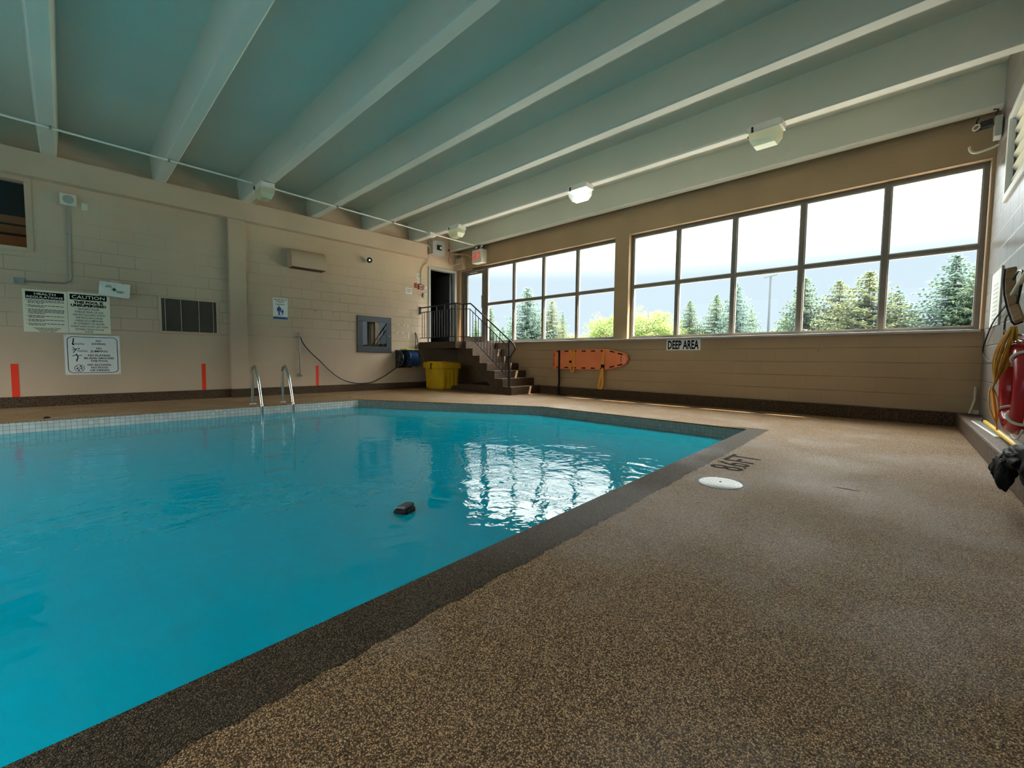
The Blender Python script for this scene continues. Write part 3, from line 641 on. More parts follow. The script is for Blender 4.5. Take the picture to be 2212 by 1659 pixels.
def rrect(y0, y1, z0, z1, r, n=5):
    p = []
    for cy_, cz_, a in ((y1-r,z1-r,0),(y0+r,z1-r,PI/2),(y0+r,z0+r,PI),(y1-r,z0+r,1.5*PI)):
        p += [(cy_+r*math.cos(a+PI/2*i/n), cz_+r*math.sin(a+PI/2*i/n)) for i in range(n+1)]
    return p
A_, B_ = rrect(-7.645,-7.07,0.495,1.060,0.06), rrect(-7.637,-7.078,0.503,1.052,0.053)
for i in range(len(A_)):
    j = (i+1) % len(A_); g.quad((0.0057,*A_[i]),(0.0057,*A_[j]),(0.0057,*B_[j]),(0.0057,*B_[i]))
obj('border_line', g, m_lead, sg)
g = G()
for st, z, wd in (('NO',0.985,0.062),('DIVING',0.938,0.155),('NO',0.868,0.062),('JUMPING',0.822,0.20),('NO PLAYING',0.757,0.255),('IN AND AROUND',0.713,0.345),('THE POOL',0.669,0.205),('NO ALCOHOL',0.608,0.275),('NO FOOD',0.565,0.195),('OR DRINKS',0.521,0.225)):
    obj('lettering', G().text(st, (0.0057, -7.29, z), UY, UZ, 0.028, wd, bold=0.022, anchor='c'), m_lead, sg)
g = G()
def stroke(g, pts, w_, x=0.0058):
    for (a, b), (c, d) in zip(pts, pts[1:]):
        dx, dz = c-a, d-b; l = math.hypot(dx, dz) or 1; nx, nz = -dz/l*w_/2, dx/l*w_/2; ex, ez = dx/l*w_*0.3, dz/l*w_*0.3
        g.quad((x,a-ex+nx,b-ez+nz),(x,c+ex+nx,d+ez+nz),(x,c+ex-nx,d+ez-nz),(x,a-ex-nx,b-ez-nz))
def disc(g, y, z, r, x=0.0058, n=14): g.poly([(x, y+r*math.cos(2*PI*i/n), z+r*math.sin(2*PI*i/n)) for i in range(n)])
def waves(g, y0, z0, n=2):
    for k_ in range(n): stroke(g, [(y0+0.011*i, z0-0.014*k_+0.004*math.sin(i*1.3)) for i in range(11)], 0.005)
stroke(g, [(-7.572,1.03),(-7.575,0.99),(-7.583,0.955),(-7.570,0.935)], 0.013); disc(g, -7.578, 0.94, 0.010); stroke(g, [(-7.59,0.945),(-7.572,0.93)], 0.008); waves(g, -7.565, 0.955); obj('pictogram', g, m_lead, sg); g = G()
stroke(g, [(-7.585,0.895),(-7.56,0.868),(-7.535,0.873)], 0.009); disc(g, -7.517, 0.876, 0.009); stroke(g, [(-7.56,0.868),(-7.575,0.85),(-7.59,0.856)], 0.008); stroke(g, [(-7.545,0.87),(-7.565,0.835),(-7.58,0.81)], 0.009); waves(g, -7.535, 0.845); obj('pictogram', g, m_lead, sg); g = G()
stroke(g, [(-7.59,0.758),(-7.56,0.775),(-7.525,0.762),(-7.49,0.772)], 0.009); disc(g, -7.545, 0.783, 0.010); stroke(g, [(-7.535,0.765),(-7.532,0.725),(-7.55,0.69)], 0.012); stroke(g, [(-7.532,0.725),(-7.545,0.71),(-7.545,0.675)], 0.010); obj('pictogram', g, m_lead, sg); g = G()
for i in range(28):
    a, b = 2*PI*i/28, 2*PI*(i+1)/28; stroke(g, [(-7.52+0.054*math.cos(a),0.57+0.054*math.sin(a)),(-7.52+0.054*math.cos(b),0.57+0.054*math.sin(b))], 0.006)
stroke(g, [(-7.558,0.608),(-7.482,0.532)], 0.006)
for y, z in ((-7.545,0.565),(-7.505,0.60),(-7.495,0.572),(-7.528,0.54)): disc(g, y, z, 0.011)
obj('pictogram', g, m_lead, sg)
for y, z in ((-7.66,1.07),(-7.055,1.07),(-7.66,0.484),(-7.055,0.484)): obj('screw', G().cyl((0.0052,y,z),(0.008,y,z),0.006,8), m_galv, sg)
# first aid kit hung on the wall, slightly askew
fa = thing('first_aid_kit', 'white first aid case with a green cross hanging above the caution sign', 'first aid kit', (0.0, -7.08, 1.70))
a_ = math.radians(-3.5); U_ = Vector((0, math.cos(a_), math.sin(a_))); V_ = Vector((0, -math.sin(a_), math.cos(a_))); c0 = Vector((0.065, -7.078, 1.822))
obj('case', G().obox(c0, (1,0,0), U_, V_, 0.062, 0.182, 0.113), m_white, fa, bevel=0.008)
q = lambda a, b, x=0.132: Vector((x, 0, 0)) + Vector((0, c0.y, c0.z)) + U_*a + V_*b
obj('handle', G().tube([q(-0.045,0.112,0.065), q(-0.04,0.137,0.065), q(0.04,0.137,0.065), q(0.045,0.112,0.065)], 0.006, 6), m_cream, fa, smooth=True)
g = G(); 
for aa, bb in ((0.028,0.010),(0.010,0.028)): g.quad(q(-0.01-aa, -bb+0.0, 0.1275), q(-0.01+aa, -bb, 0.1275), q(-0.01+aa, bb, 0.1275), q(-0.01-aa, bb, 0.1275))
obj('green_cross', g, m_green, fa)
g = G()
for st, a, b in (('FIRST',-0.07,0.045),('AID KIT',-0.075,0.024),('PREMIERS',0.062,-0.032),('SOINS',0.055,-0.052)):
    obj('lettering', G().text(st, q(a, b, 0.1275), U_, V_, 0.017, None, bold=0.03, anchor='c'), m_green, fa)
for aa in (-0.09, 0.09): obj('latch', G().obox(q(aa,0.0,0.127)+V_*0.113, (1,0,0), U_, V_, 0.004, 0.012, 0.006), m_galv, fa)
# return air grille
gr = thing('wall_grille', 'brown mesh return grille with a pale frame in left wall', 'vent', (0, -6.1, 1.167))
g = G(); g.box(0.001,0.02,-6.53,-5.655,1.167,1.205); g.box(0.001,0.02,-6.53,-5.655,1.765,1.805); g.box(0.001,0.02,-6.53,-6.49,1.205,1.765); g.box(0.001,0.02,-5.695,-5.655,1.205,1.765)
obj('frame', g, m_paint, gr, bevel=0.003)
obj('backing', G().box(0.001,0.004,-6.49,-5.695,1.205,1.765), m_grille, gr)
g = G()
for i in range(44): z = 1.212+0.0126*i; g.obox((0.009,-6.0925,z),(1,0,-0.6),(0,1,0),(0.6,0,1),0.006,0.397,0.0012)
obj('louver', g, m_grille, gr)
g = G()
for y in (-6.44,-6.22,-5.96,-5.745): g.box(0.012,0.018,y-0.003,y+0.003,1.205,1.765)
obj('grille_bar', g, m_cream, gr)
# red tape marks
for y0, y1, zt, ll in ((-8.225,-8.15,0.64,'widest red tape stripe on the wall, left of the rules sign'),(-5.945,-5.885,0.636,'red tape stripe on the wall below the grille'),(-3.905,-3.845,0.59,'red tape stripe on the wall behind the sagging hose')):
    tag(obj('red_tape', G().box(0.0006, 0.002, y0, y1, 0.158, zt), m_red), ll, 'tape', 'red tape stripes above the curb')
# horn, blank plate, conduit and box
hn = thing('alarm_horn', 'square white alarm horn with a round grille, top of the conduit', 'alarm', (0, -7.555, 3.035))
obj('housing', G().box(0.001, 0.075, -7.645, -7.465, 3.035, 3.205), m_cream, hn, bevel=0.006)
g = G(); g.lathe([(0.062,0.0),(0.062,0.006),(0.05,0.008),(0.045,0.004),(0.03,0.004),(0.026,0.009),(0.0,0.010)], (0.075,-7.555,3.12), (1,0,0), 24, cap=False); obj('round_grille', g, m_boxg, hn, smooth=True)
tag(obj('blank_plate', G().box(0.001, 0.01, -7.415, -7.345, 3.015, 3.125), m_cream, bevel=0.002), 'small blank white plate beside the alarm horn', 'wall plate')
cd = thing('wall_conduit', 'painted metal conduit bending left to a junction box above the notices', 'conduit', (0.02, -7.57, 1.8))
pts = [(0.018,-7.555,3.04),(0.018,-7.562,2.4),(0.018,-7.57,1.97)] + arc((0.018,-7.67,1.96),(0,1,0),(0,0,-1),0.10,0,PI/2,7) + [(0.018,-7.9,1.848),(0.018,-8.06,1.842)]
obj('pipe', G().tube(pts, 0.013, 10), m_galv, cd, smooth=True)
obj('clip', G().box(0.001,0.028,-7.592,-7.545,2.60,2.62), m_galv, cd); obj('clip', G().box(0.001,0.034,-7.86,-7.84,1.83,1.875), m_galv, cd)
obj('junction_box', G().box(0.001, 0.055, -8.15, -8.045, 1.80, 1.885), m_galv, cd, bevel=0.004)
# exhaust hood
hd = thing('exhaust_hood', 'curved beige exhaust hood high on left wall', 'vent hood', (0, -4.06, 2.60))
pr = [(0.001,2.985),(0.07,2.98),(0.15,2.95),(0.21,2.89),(0.245,2.80),(0.255,2.70),(0.255,2.60),(0.001,2.60)]
obj('shell', G().prism([(x,-4.44,z) for x, z in pr], (0,0.70,0)), m_paint, hd, smooth=True, ang=30)
obj('outlet', G().box(0.02,0.235,-4.42,-3.76,2.590,2.601), mat('rusty_brown', (0.11,0.045,0.025), 0.8), hd, label='dark rusty opening underneath')
# black round wall lamp
wl = thing('wall_lamp', 'small black round spot lamp on the left wall', 'lamp', (0, -2.68, 2.96))
obj('bracket', G().cyl((0.001,-2.72,3.015),(0.10,-2.70,3.015),0.03,12), m_cream, wl, smooth=True)
obj('lamp_head', G().lathe([(0.03,0.0),(0.055,0.02),(0.062,0.05),(0.062,0.075),(0.052,0.08)], (0.09,-2.695,3.015), (1,-0.25,0), 24), m_black, wl, smooth=True)
obj('bulb', G().lathe([(0.016,0.0),(0.012,0.008),(0.0,0.01)], (0.168,-2.715,3.015), (1,-0.25,0), 12), emit('lamp_glint', (1,0.95,0.85), 3.0), wl)
# information poster
ps = thing('supervision_poster', 'white poster with blue adult and child figures on the block wall', 'poster', (0, -4.59, 1.54))
obj('sheet', plate(G(), -4.728, -4.45, 1.54, 1.962, 0.003), m_signw, ps)
obj('blue_strip', plate(G(), -4.728, -4.45, 1.54, 1.585, 0.0036), m_blue, ps)
g = G(); rg = random.Random(5)
words(g, 0.0036, -4.71, -4.47, 1.925, 0.014, rg)
for z, a in ((1.898,0.0),(1.883,0.02),(1.868,0.06),(1.838,0.0),(1.825,0.02)): words(g, 0.0036, -4.685+a, -4.50-a, z, 0.008, rg)
words(g, 0.0036, -4.70, -4.56, 1.60, 0.006, rg)
obj('small_print', g, m_grey, ps)
g = G(); X = 0.0037; disc(g, -4.615, 1.795, 0.014, X)
for a in ((-4.645,-4.585,1.705,1.778),(-4.633,-4.617,1.62,1.71),(-4.612,-4.597,1.62,1.71),(-4.653,-4.642,1.69,1.77),(-4.588,-4.577,1.69,1.77)): g.quad((X,a[0],a[2]),(X,a[1],a[2]),(X,a[1],a[3]),(X,a[0],a[3]))
disc(g, -4.553, 1.738, 0.011, X)
g.poly([(X,-4.568,1.66),(X,-4.538,1.66),(X,-4.533,1.70),(X,-4.545,1.722),(X,-4.561,1.722),(X,-4.573,1.70)])
for a in ((-4.565,-4.556,1.62,1.665),(-4.55,-4.541,1.62,1.665)): g.quad((X,a[0],a[2]),(X,a[1],a[2]),(X,a[1],a[3]),(X,a[0],a[3]))
stroke(g, [(-4.567,1.715),(-4.58,1.69)], 0.008, X); stroke(g, [(-4.539,1.715),(-4.526,1.69)], 0.008, X)
obj('figures', g, m_blue, ps)
g = G(); g.text('ON', (0.0042,-4.475,1.555), UY, UZ, 0.014, None, bold=0.02, anchor='c'); obj('corner_mark', g, m_signw, ps)
# two pegs
for y, ll in ((-3.915,'left one of two bent pegs in the block wall'),(-3.525,'right one of two bent pegs in the block wall')):
    tag(obj('wall_peg', G().tube([(0.0,y,1.762),(0.05,y+0.004,1.765),(0.065,y+0.03,1.776)], 0.006, 6), m_galv), ll, 'peg', 'pegs in the block wall')
# wall cabinet with glass door
cb = thing('wall_cabinet', 'square slate grey cabinet with a glass door in left wall', 'cabinet', (0, -2.53, 0.90))
g = G(); Y0, Y1, Z0, Z1 = -2.965, -2.088, 0.902, 1.748
b_ = 0.135
g.box(0.001,0.035,Y0,Y1,Z0,Z0+b_); g.box(0.001,0.035,Y0,Y1,Z1-b_,Z1); g.box(0.001,0.035,Y0,Y0+b_,Z0+b_,Z1-b_); g.box(0.001,0.035,Y1-b_,Y1,Z0+b_,Z1-b_)
obj('door_frame', g, m_grey, cb, bevel=0.004)
g = G(); rgc = random.Random(2)
g.box(0.001,0.006,Y0+b_,Y1-b_,Z0+b_,Z1-b_); obj('back_panel', g, m_grey, cb)
g = G()
for i in range(9): y = -2.68+0.03*i; g.tube([(0.014,y,Z0+b_),(0.014,y+0.012,1.3),(0.014,y+0.035,Z1-b_-0.05)], 0.012, 6)
obj('folded_hose', g, m_cord, cb, smooth=True)
obj('glass_pane', G().box(0.027,0.031,Y0+b_,Y1-b_,Z0+b_,Z1-b_), m_mirror, cb)
obj('lock', G().cyl((0.034,Y1-0.062,1.30),(0.046,Y1-0.062,1.30),0.013,12), m_alul, cb)
# standpipe with tap
sp_ = thing('standpipe', 'thin vertical water pipe with a tap on left wall', 'pipe', (0.05, -4.25, 0.38))
obj('pipe', G().tube([(0.0,-4.25,0.40),(0.045,-4.25,0.40),(0.05,-4.25,0.42),(0.05,-4.25,1.19),(0.05,-4.25,1.21),(0.0,-4.25,1.21)], 0.014, 8), m_galv, sp_, smooth=True)
g = G(); g.cyl((0.05,-4.25,1.19),(0.05,-4.25,1.27),0.016,8); g.tube([(0.05,-4.29,1.285),(0.05,-4.21,1.265)],0.007,6); g.tube([(0.05,-4.25,1.22),(0.06,-4.33,1.20)],0.010,6); obj('tap', g, m_galv, sp_, smooth=True)
g = G(); g.cyl((0.002,-4.25,0.40),(0.03,-4.25,0.40),0.038,8); g.cyl((0.03,-4.20,0.38),(0.05,-4.20,0.38),0.02,8); obj('wall_flange', g, m_galv, sp_)
# sagging hose from the tap to the reel
hp = spline([(0.055,-4.235,1.20),(0.055,-4.17,1.05),(0.05,-4.03,0.88),(0.05,-3.84,0.70),(0.05,-3.60,0.46),(0.055,-3.34,0.275),(0.06,-3.05,0.185),(0.062,-2.80,0.175),(0.06,-2.60,0.20),(0.06,-2.30,0.33),(0.08,-2.05,0.49),(0.12,-1.93,0.60)], 6)
tag(obj('supply_hose', G().tube(hp, 0.0125, 8), m_hose, smooth=True), 'dark hose sagging along left wall from the tap to the reel', 'hose')
# hose reel
hr = thing('hose_reel', 'wall-mounted reel with blue hose and black openwork sides', 'hose reel', (0.0, -1.73, 0.53))
cx_, cz_ = 0.235, 0.76
obj('back_plate', G().box(0.001,0.03,-1.97,-1.50,0.53,0.97), m_black, hr, bevel=0.01)
def sideplate(y, par, rr_=0.215):
    g = G()
    g.tube(arc((cx_,y,cz_),(1,0,0),(0,0,1),rr_-0.012,0,2*PI-0.001,28), 0.012, 6)
    for i in range(6):
        a = 2*PI*i/6+0.3; g.bar((cx_+0.05*math.cos(a),y,cz_+0.05*math.sin(a)),(cx_+(rr_-0.01)*math.cos(a),y,cz_+(rr_-0.01)*math.sin(a)),0.03,0.012,(0,1,0))
    g.cyl((cx_,y-0.012,cz_),(cx_,y+0.012,cz_),0.055,16)
    return g
obj('bracket', G().prism([(0.03,-1.985,0.53),(0.03,-1.985,0.975),(0.20,-1.985,0.95),(0.37,-1.985,0.80),(0.34,-1.985,0.66),(0.12,-1.985,0.545)],(0,0.012,0)), m_black, hr)
g = sideplate(-1.99, hr, 0.19); obj('side_frame', g, m_grey, hr, smooth=True)
obj('side_frame', sideplate(-1.80, hr), m_grey, hr, smooth=True)
obj('side_frame', sideplate(-1.50, hr), m_grey, hr, smooth=True)
g = G(); hx = []
for i in range(6*22+1):
    a = 2*PI*i/22; hx.append((cx_+0.175*math.cos(a), -1.775+0.25*i/(6*22), cz_+0.175*math.sin(a)))
g.tube(hx, 0.021, 8); g.cyl((cx_,-1.80,cz_),(cx_,-1.50,cz_),0.155,24)
obj('wound_hose', g, m_bhose, hr, smooth=True)
obj('top_cover', G().box(0.04,0.33,-1.86,-1.50,0.972,0.992), m_lime, hr, bevel=0.008, label='lime green top cover')
g = G(); g.tube([(cx_,-1.5,cz_),(cx_,-1.44,cz_),(cx_+0.02,-1.43,cz_+0.13),(cx_+0.02,-1.38,cz_+0.13)],0.012,6); obj('crank', g, m_black, hr, smooth=True)
hb = spline([(0.20,-1.55,0.90),(0.12,-1.46,1.05),(0.07,-1.42,1.25),(0.05,-1.425,1.40),(0.05,-1.40,1.395),(0.07,-1.36,1.20),(0.10,-1.33,0.95),(0.10,-1.33,0.70)], 6)
obj('hose_end', G().tube(hb, 0.011, 8), m_hose, hr, smooth=True)
# small notices, alarm pull, key switches
for y0, y1, z0, z1, ll, cc in ((-1.665,-1.478,2.388,2.54,'white notice card on the blocks left of the open door','lettering'),(-1.335,-1.20,2.80,2.935,'upper small paper slip above the alarm pull','lettering'),(-1.325,-1.21,2.70,2.785,'lower small paper slip above the alarm pull','lettering')):
    nn_ = thing('notice_card', ll, 'notice', (0, (y0+y1)/2, z0), 'small paper notices by the open door')
    obj('card', plate(G(), y0, y1, z0, z1, 0.003), m_paper, nn_)
    g = G(); rg = random.Random(int(y0*100)); h = (z1-z0)
    for i in range(3): words(g, 0.0036, y0+0.02, y1-0.02, z1-h*(0.3+0.22*i), h*0.08, rg, short=0.2*(i == 2))
    obj('small_print', g, m_grey, nn_)
tag(obj('red_plate', G().box(0.001,0.012,-1.41,-1.345,2.565,2.685), m_red2, bevel=0.002), 'small dark red plate left of the alarm pull', 'wall plate')
fp = thing('fire_alarm_pull', 'dark red fire alarm pull station under the conduit', 'fire alarm', (0, -1.225, 2.54))
obj('body', G().box(0.001,0.04,-1.30,-1.165,2.535,2.665), m_red2, fp, bevel=0.004)
g = G(); g.box(0.041,0.046,-1.28,-1.185,2.625,2.64); g.box(0.041,0.046,-1.27,-1.195,2.56,2.57); g.box(0.041,0.046,-1.27,-1.262,2.57,2.61); g.box(0.041,0.046,-1.203,-1.195,2.57,2.61); obj('pull_handle', g, m_signw, fp)
for z, ll in ((2.60,'upper key switch beside the alarm pull'),(2.40,'lower key switch below the alarm pull')):
    ks = thing('key_switch', ll, 'switch', (0,-1.13,z-0.05), 'key switches beside the door')
    obj('box', G().box(0.001,0.05,-1.165,-1.10,z-0.055,z+0.055), m_galv, ks, bevel=0.003)
    g = G(); g.cyl((0.05,-1.13,z+0.01),(0.07,-1.13,z+0.01),0.014,10); g.tube([(0.07,-1.13,z+0.01),(0.075,-1.09,z+0.03)],0.005,5); g.tube([(0.06,-1.12,z-0.02),(0.065,-1.08,z-0.005)],0.006,5); obj('key', g, m_steel, ks)
# conduit above: along the bulkhead, down beside the door
pts = spline([(0.185,-5.0,3.655),(0.185,-3.0,3.655),(0.185,-1.6,3.655),(0.185,-1.15,3.65)], 4) + spline([(0.185,-1.10,3.64),(0.16,-1.03,3.58),(0.06,-1.01,3.42),(0.03,-1.03,3.26),(0.02,-1.13,3.16),(0.02,-1.20,3.05),(0.02,-1.215,2.90),(0.02,-1.215,2.66)], 5)
tag(obj('wiring_conduit', G().tube(pts, 0.011, 8), m_paint, smooth=True), 'beige conduit curving down from the bulkhead to the alarm pull', 'conduit')
# electrical box on the wall above the door
eb = thing('electrical_box', 'grey breaker box mounted above the open door', 'electrical box', (0, -0.75, 3.55))
obj('enclosure', G().box(0.001,0.22,-0.99,-0.60,3.47,3.82), m_boxg, eb, bevel=0.005)
g = G(); g.box(0.221,0.232,-0.86,-0.72,3.58,3.71); obj('switch_plate', g, m_black, eb); obj('toggle', G().box(0.233,0.245,-0.775,-0.735,3.615,3.67), m_signw, eb)
for y, z in ((-0.95,3.50),(-0.64,3.50),(-0.95,3.79),(-0.64,3.79)): obj('screw', G().cyl((0.2205,y,z),(0.226,y,z),0.008,8), m_galv, eb)
# exit sign with two emergency heads
ex = thing('exit_sign', 'EXIT box sign with two black emergency lamps on top', 'exit sign', (1.03, -0.1, 3.22))
obj('housing', G().box(0.84,1.20,-0.20,-0.002,3.24,3.58), m_cream, ex, bevel=0.006)
obj('face', G().box(0.833,0.8395,-0.19,-0.012,3.25,3.57), m_cream, ex)
obj('front_frame', G().box(0.85,1.19,-0.204,-0.2005,3.26,3.56), m_paper, ex)
g = G(); g.text('EXIT', (1.02,-0.2055,3.325), (1,0,0), UZ, 0.17, 0.26, bold=0.03, anchor='c'); obj('lettering', g, emit('exit_red', (0.75,0.07,0.02), 0.75), ex)
for x in (0.93, 1.12):
    g = G(); g.cyl((x,-0.1,3.58),(x,-0.1,3.62),0.012,8); g.lathe([(0.02,0.0),(0.05,0.02),(0.055,0.07),(0.048,0.075)], (x,-0.07,3.66), (0.2,-1,-0.1), 16); obj('lamp_head', g, m_black, ex, smooth=True)
    obj('lamp_face', G().lathe([(0.047,0.0),(0.03,0.012),(0.0,0.014)], (x+0.015,-0.143,3.652), (0.2,-1,-0.1), 14), m_steel, ex, smooth=True)
wr = thing('corner_wiring', 'tangle of cable and thin pipe in the corner over the exit door', 'cable', (0.3, -0.3, 3.3))
obj('red_cable', G().tube(spline([(0.25,-0.50,3.80),(0.25,-0.49,3.62),(0.24,-0.47,3.50),(0.12,-0.42,3.38),(0.06,-0.30,3.34)],6), 0.006, 6), m_red2, wr, smooth=True)
g = G(); g.tube(spline([(0.02,-0.55,3.60),(0.10,-0.40,3.585),(0.35,-0.20,3.56),(0.60,-0.06,3.50),(0.75,-0.03,3.36),(0.84,-0.03,3.30)],6),0.007,6)
g.tube(spline([(0.02,-0.58,3.56),(0.2,-0.35,3.535),(0.45,-0.12,3.55),(0.62,-0.03,3.44)],6),0.005,6); obj('cable', g, m_paint, wr, smooth=True)
obj('thin_pipe', G().tube([(0.36,-0.13,3.55),(0.36,-0.13,3.36),(0.36,-0.13,3.33),(0.02,-0.30,3.29)],0.012,8), m_paint, wr, smooth=True)
obj('junction', G().cyl((0.25,-0.50,3.60),(0.25,-0.50,3.65),0.03,10), m_red2, wr)

# ------------------------------------------------------------------ under the stairs: salt bin
bn = thing('storage_bin', 'yellow ribbed plastic storage bin with a lid under the landing', 'bin', (0.68, -1.05, 0.0))
g = G(); bx0, bx1, by0, by1 = 0.36, 1.07, -1.33, -0.82
def ribs(x0,x1,y0,y1,z0,z1,ti):
    i = len(g.v); b = [(x0+ti,y0+ti),(x1-ti,y0+ti),(x1-ti,y1-ti),(x0+ti,y1-ti)]; t_ = [(x0,y0),(x1,y0),(x1,y1),(x0,y1)]
    g.v.extend([(x,y,z0) for x,y in b]+[(x,y,z1) for x,y in t_]); g.f.extend([(i,i+3,i+2,i+1),(i+4,i+5,i+6,i+7),(i,i+1,i+5,i+4),(i+1,i+2,i+6,i+5),(i+2,i+3,i+7,i+6),(i+3,i,i+4,i+7)])
ribs(bx0,bx1,by0,by1,0.025,0.53,0.02)
for i in range(6): x = 0.42+0.118*i; g.obox((x+0.01,by0+0.008,0.27),(1,0,0),(0,1,0.035),(0,-0.035,1),0.030,0.010,0.235)
for i in range(4): y = -1.26+0.125*i; g.obox((bx1-0.006,y,0.27),(0,1,0),(1,0,-0.035),(0.035,0,1),0.030,0.010,0.235)
g.box(0.42,1.01,-1.28,-0.87,0.0,0.03)
obj('body', g, m_yellow, bn, bevel=0.006)
g = G(); g.prism([(0.325,-1.375,0.525),(1.10,-1.375,0.525),(1.10,-1.375,0.645),(1.06,-1.375,0.675),(0.365,-1.375,0.675),(0.325,-1.375,0.645)], (0,0.60,0)); g.box(0.40,1.03,-1.30,-0.85,0.675,0.695)
obj('lid', g, m_yellow, bn, bevel=0.014)
g = G(); g.box(0.655,0.685,-1.383,-1.372,0.50,0.63); g.box(0.665,0.72,-1.384,-1.372,0.62,0.645); obj('latch', g, m_rubber, bn)

# ------------------------------------------------------------------ window wall: deep area sign, rescue board
ds = thing('deep_area_sign', 'white rectangular sign reading DEEP AREA below the windows', 'sign', (6.37, 0, 0.96))
obj('panel', G().box(6.066,6.677,-0.006,-0.0005,0.962,1.155), m_signw, ds, bevel=0.001)
g = G(); g.text('DEEP AREA', (6.372,-0.0066,0.987), (1,0,0), UZ, 0.145, 0.555, bold=0.03, anchor='c'); obj('lettering', g, m_lead, ds)
bd = thing('spine_board', 'orange rescue spine board hung sideways on the window wall', 'rescue board', (4.38, -0.03, 0.56))
ol = [(3.475,0.60),(3.49,0.562),(4.80,0.570),(5.20,0.655),(5.285,0.70),(5.325,0.77),(5.33,0.82),(5.31,0.875),(5.25,0.92),(4.86,0.998),(4.70,1.0),(3.50,0.975),(3.478,0.94)]
obj('board', G().prism([(x,-0.075,z) for x, z in ol], (0,0.045,0)), m_orange, bd, bevel=0.008)
g = G()
for x in (3.60,3.85,4.06,4.30,4.53,4.76):
    w_ = 0.022 if x == 3.60 else 0.05
    for z in (0.60,0.955): g.box(x-w_,x+w_,-0.0765,-0.0752,z-0.012,z+0.012)
for x, z, s in ((4.98,0.94,-1),(5.16,0.895,-1),(4.98,0.64,1),(5.16,0.68,1)): g.obox((x,-0.0758,z),(1,0,0.22*s),(0,1,0),(-0.22*s,0,1),0.055,0.0007,0.012)
for z0, z1 in ((0.62,0.72),(0.74,0.79),(0.82,0.92)): g.box(3.497,3.513,-0.0765,-0.0752,z0,z1)
obj('hand_hole', g, m_lead, bd)
g = G(); rrp = [(5.245+0.028*math.cos(2*PI*i/16), 0.79+0.062*math.sin(2*PI*i/16)) for i in range(16)]
for i in range(16): a, b = rrp[i], rrp[(i+1) % 16]; c = lambda p: (5.245+(p[0]-5.245)*0.75, 0.79+(p[1]-0.79)*0.85); g.quad((a[0],-0.0765,a[1]),(b[0],-0.0765,b[1]),(c(b)[0],-0.0765,c(b)[1]),(c(a)[0],-0.0765,c(a)[1]))
obj('end_mark', g, m_signw, bd)
obj('end_lettering', G().box(5.175,5.185,-0.0765,-0.0755,0.73,0.85), m_lead, bd)
def ribbon(g, pts, wd, th=0.003, nrm=(0,-1,0)):
    P_ = [Vector(p) for p in pts]; n_ = Vector(nrm)
    for a, b in zip(P_, P_[1:]): g.bar(a, b, wd, th, n_)
    return g
g = ribbon(G(), [(3.66,-0.085,0.975),(3.66,-0.085,0.56),(3.675,-0.09,0.30),(3.68,-0.115,0.18)], 0.05)
obj('black_strap', g, m_rubber, bd)
g = ribbon(G(), [(3.955,-0.083,0.975),(3.975,-0.084,0.86)], 0.035); ribbon(g, [(4.05,-0.086,0.98),(4.02,-0.087,0.86),(3.975,-0.088,0.74),(3.975,-0.088,0.56),(4.00,-0.088,0.51),(4.035,-0.088,0.51),(4.06,-0.088,0.56),(4.065,-0.087,0.80),(4.07,-0.086,0.96)], 0.032)
obj('orange_strap', g, m_strap, bd)
g = ribbon(G(), [(4.80,-0.083,0.998),(4.785,-0.084,0.80),(4.765,-0.085,0.60),(4.72,-0.10,0.36),(4.70,-0.115,0.22),(4.735,-0.12,0.185)], 0.045); ribbon(g, [(4.775,-0.09,0.60),(4.79,-0.10,0.36),(4.785,-0.118,0.22),(4.745,-0.122,0.185)], 0.045)
obj('orange_strap', g, m_strap, bd)
g = G(); g.box(3.945,3.995,-0.10,-0.088,0.705,0.75); obj('buckle', g, m_rubber, bd)
g = G(); g.box(4.74,4.815,-0.10,-0.086,0.615,0.68); obj('buckle', g, m_rubber, bd)
tag(obj('fallen_strap', ribbon(G(), [(3.68,-0.125,0.17),(3.69,-0.13,0.012),(3.74,-0.15,0.008),(3.86,-0.17,0.008),(3.92,-0.14,0.008)], 0.05, 0.006, (0,-0.3,1)), m_rubber), 'black strap end lying on the deck under the spine board', 'strap')
tag(obj('wall_bracket', G().tube([(8.36,0,0.945),(8.36,-0.03,0.95),(8.362,-0.035,0.985)],0.008,6), m_galv), 'small rusty hook in the wall right of the DEEP AREA sign', 'hook')
tag(obj('drain_pipe', G().tube([(9.965,-0.03,0.50),(9.965,-0.03,0.34),(9.945,-0.05,0.24),(9.925,-0.07,0.172)],0.012,8), m_cream, smooth=True), 'thin white pipe ending on the curb in the right corner', 'pipe')

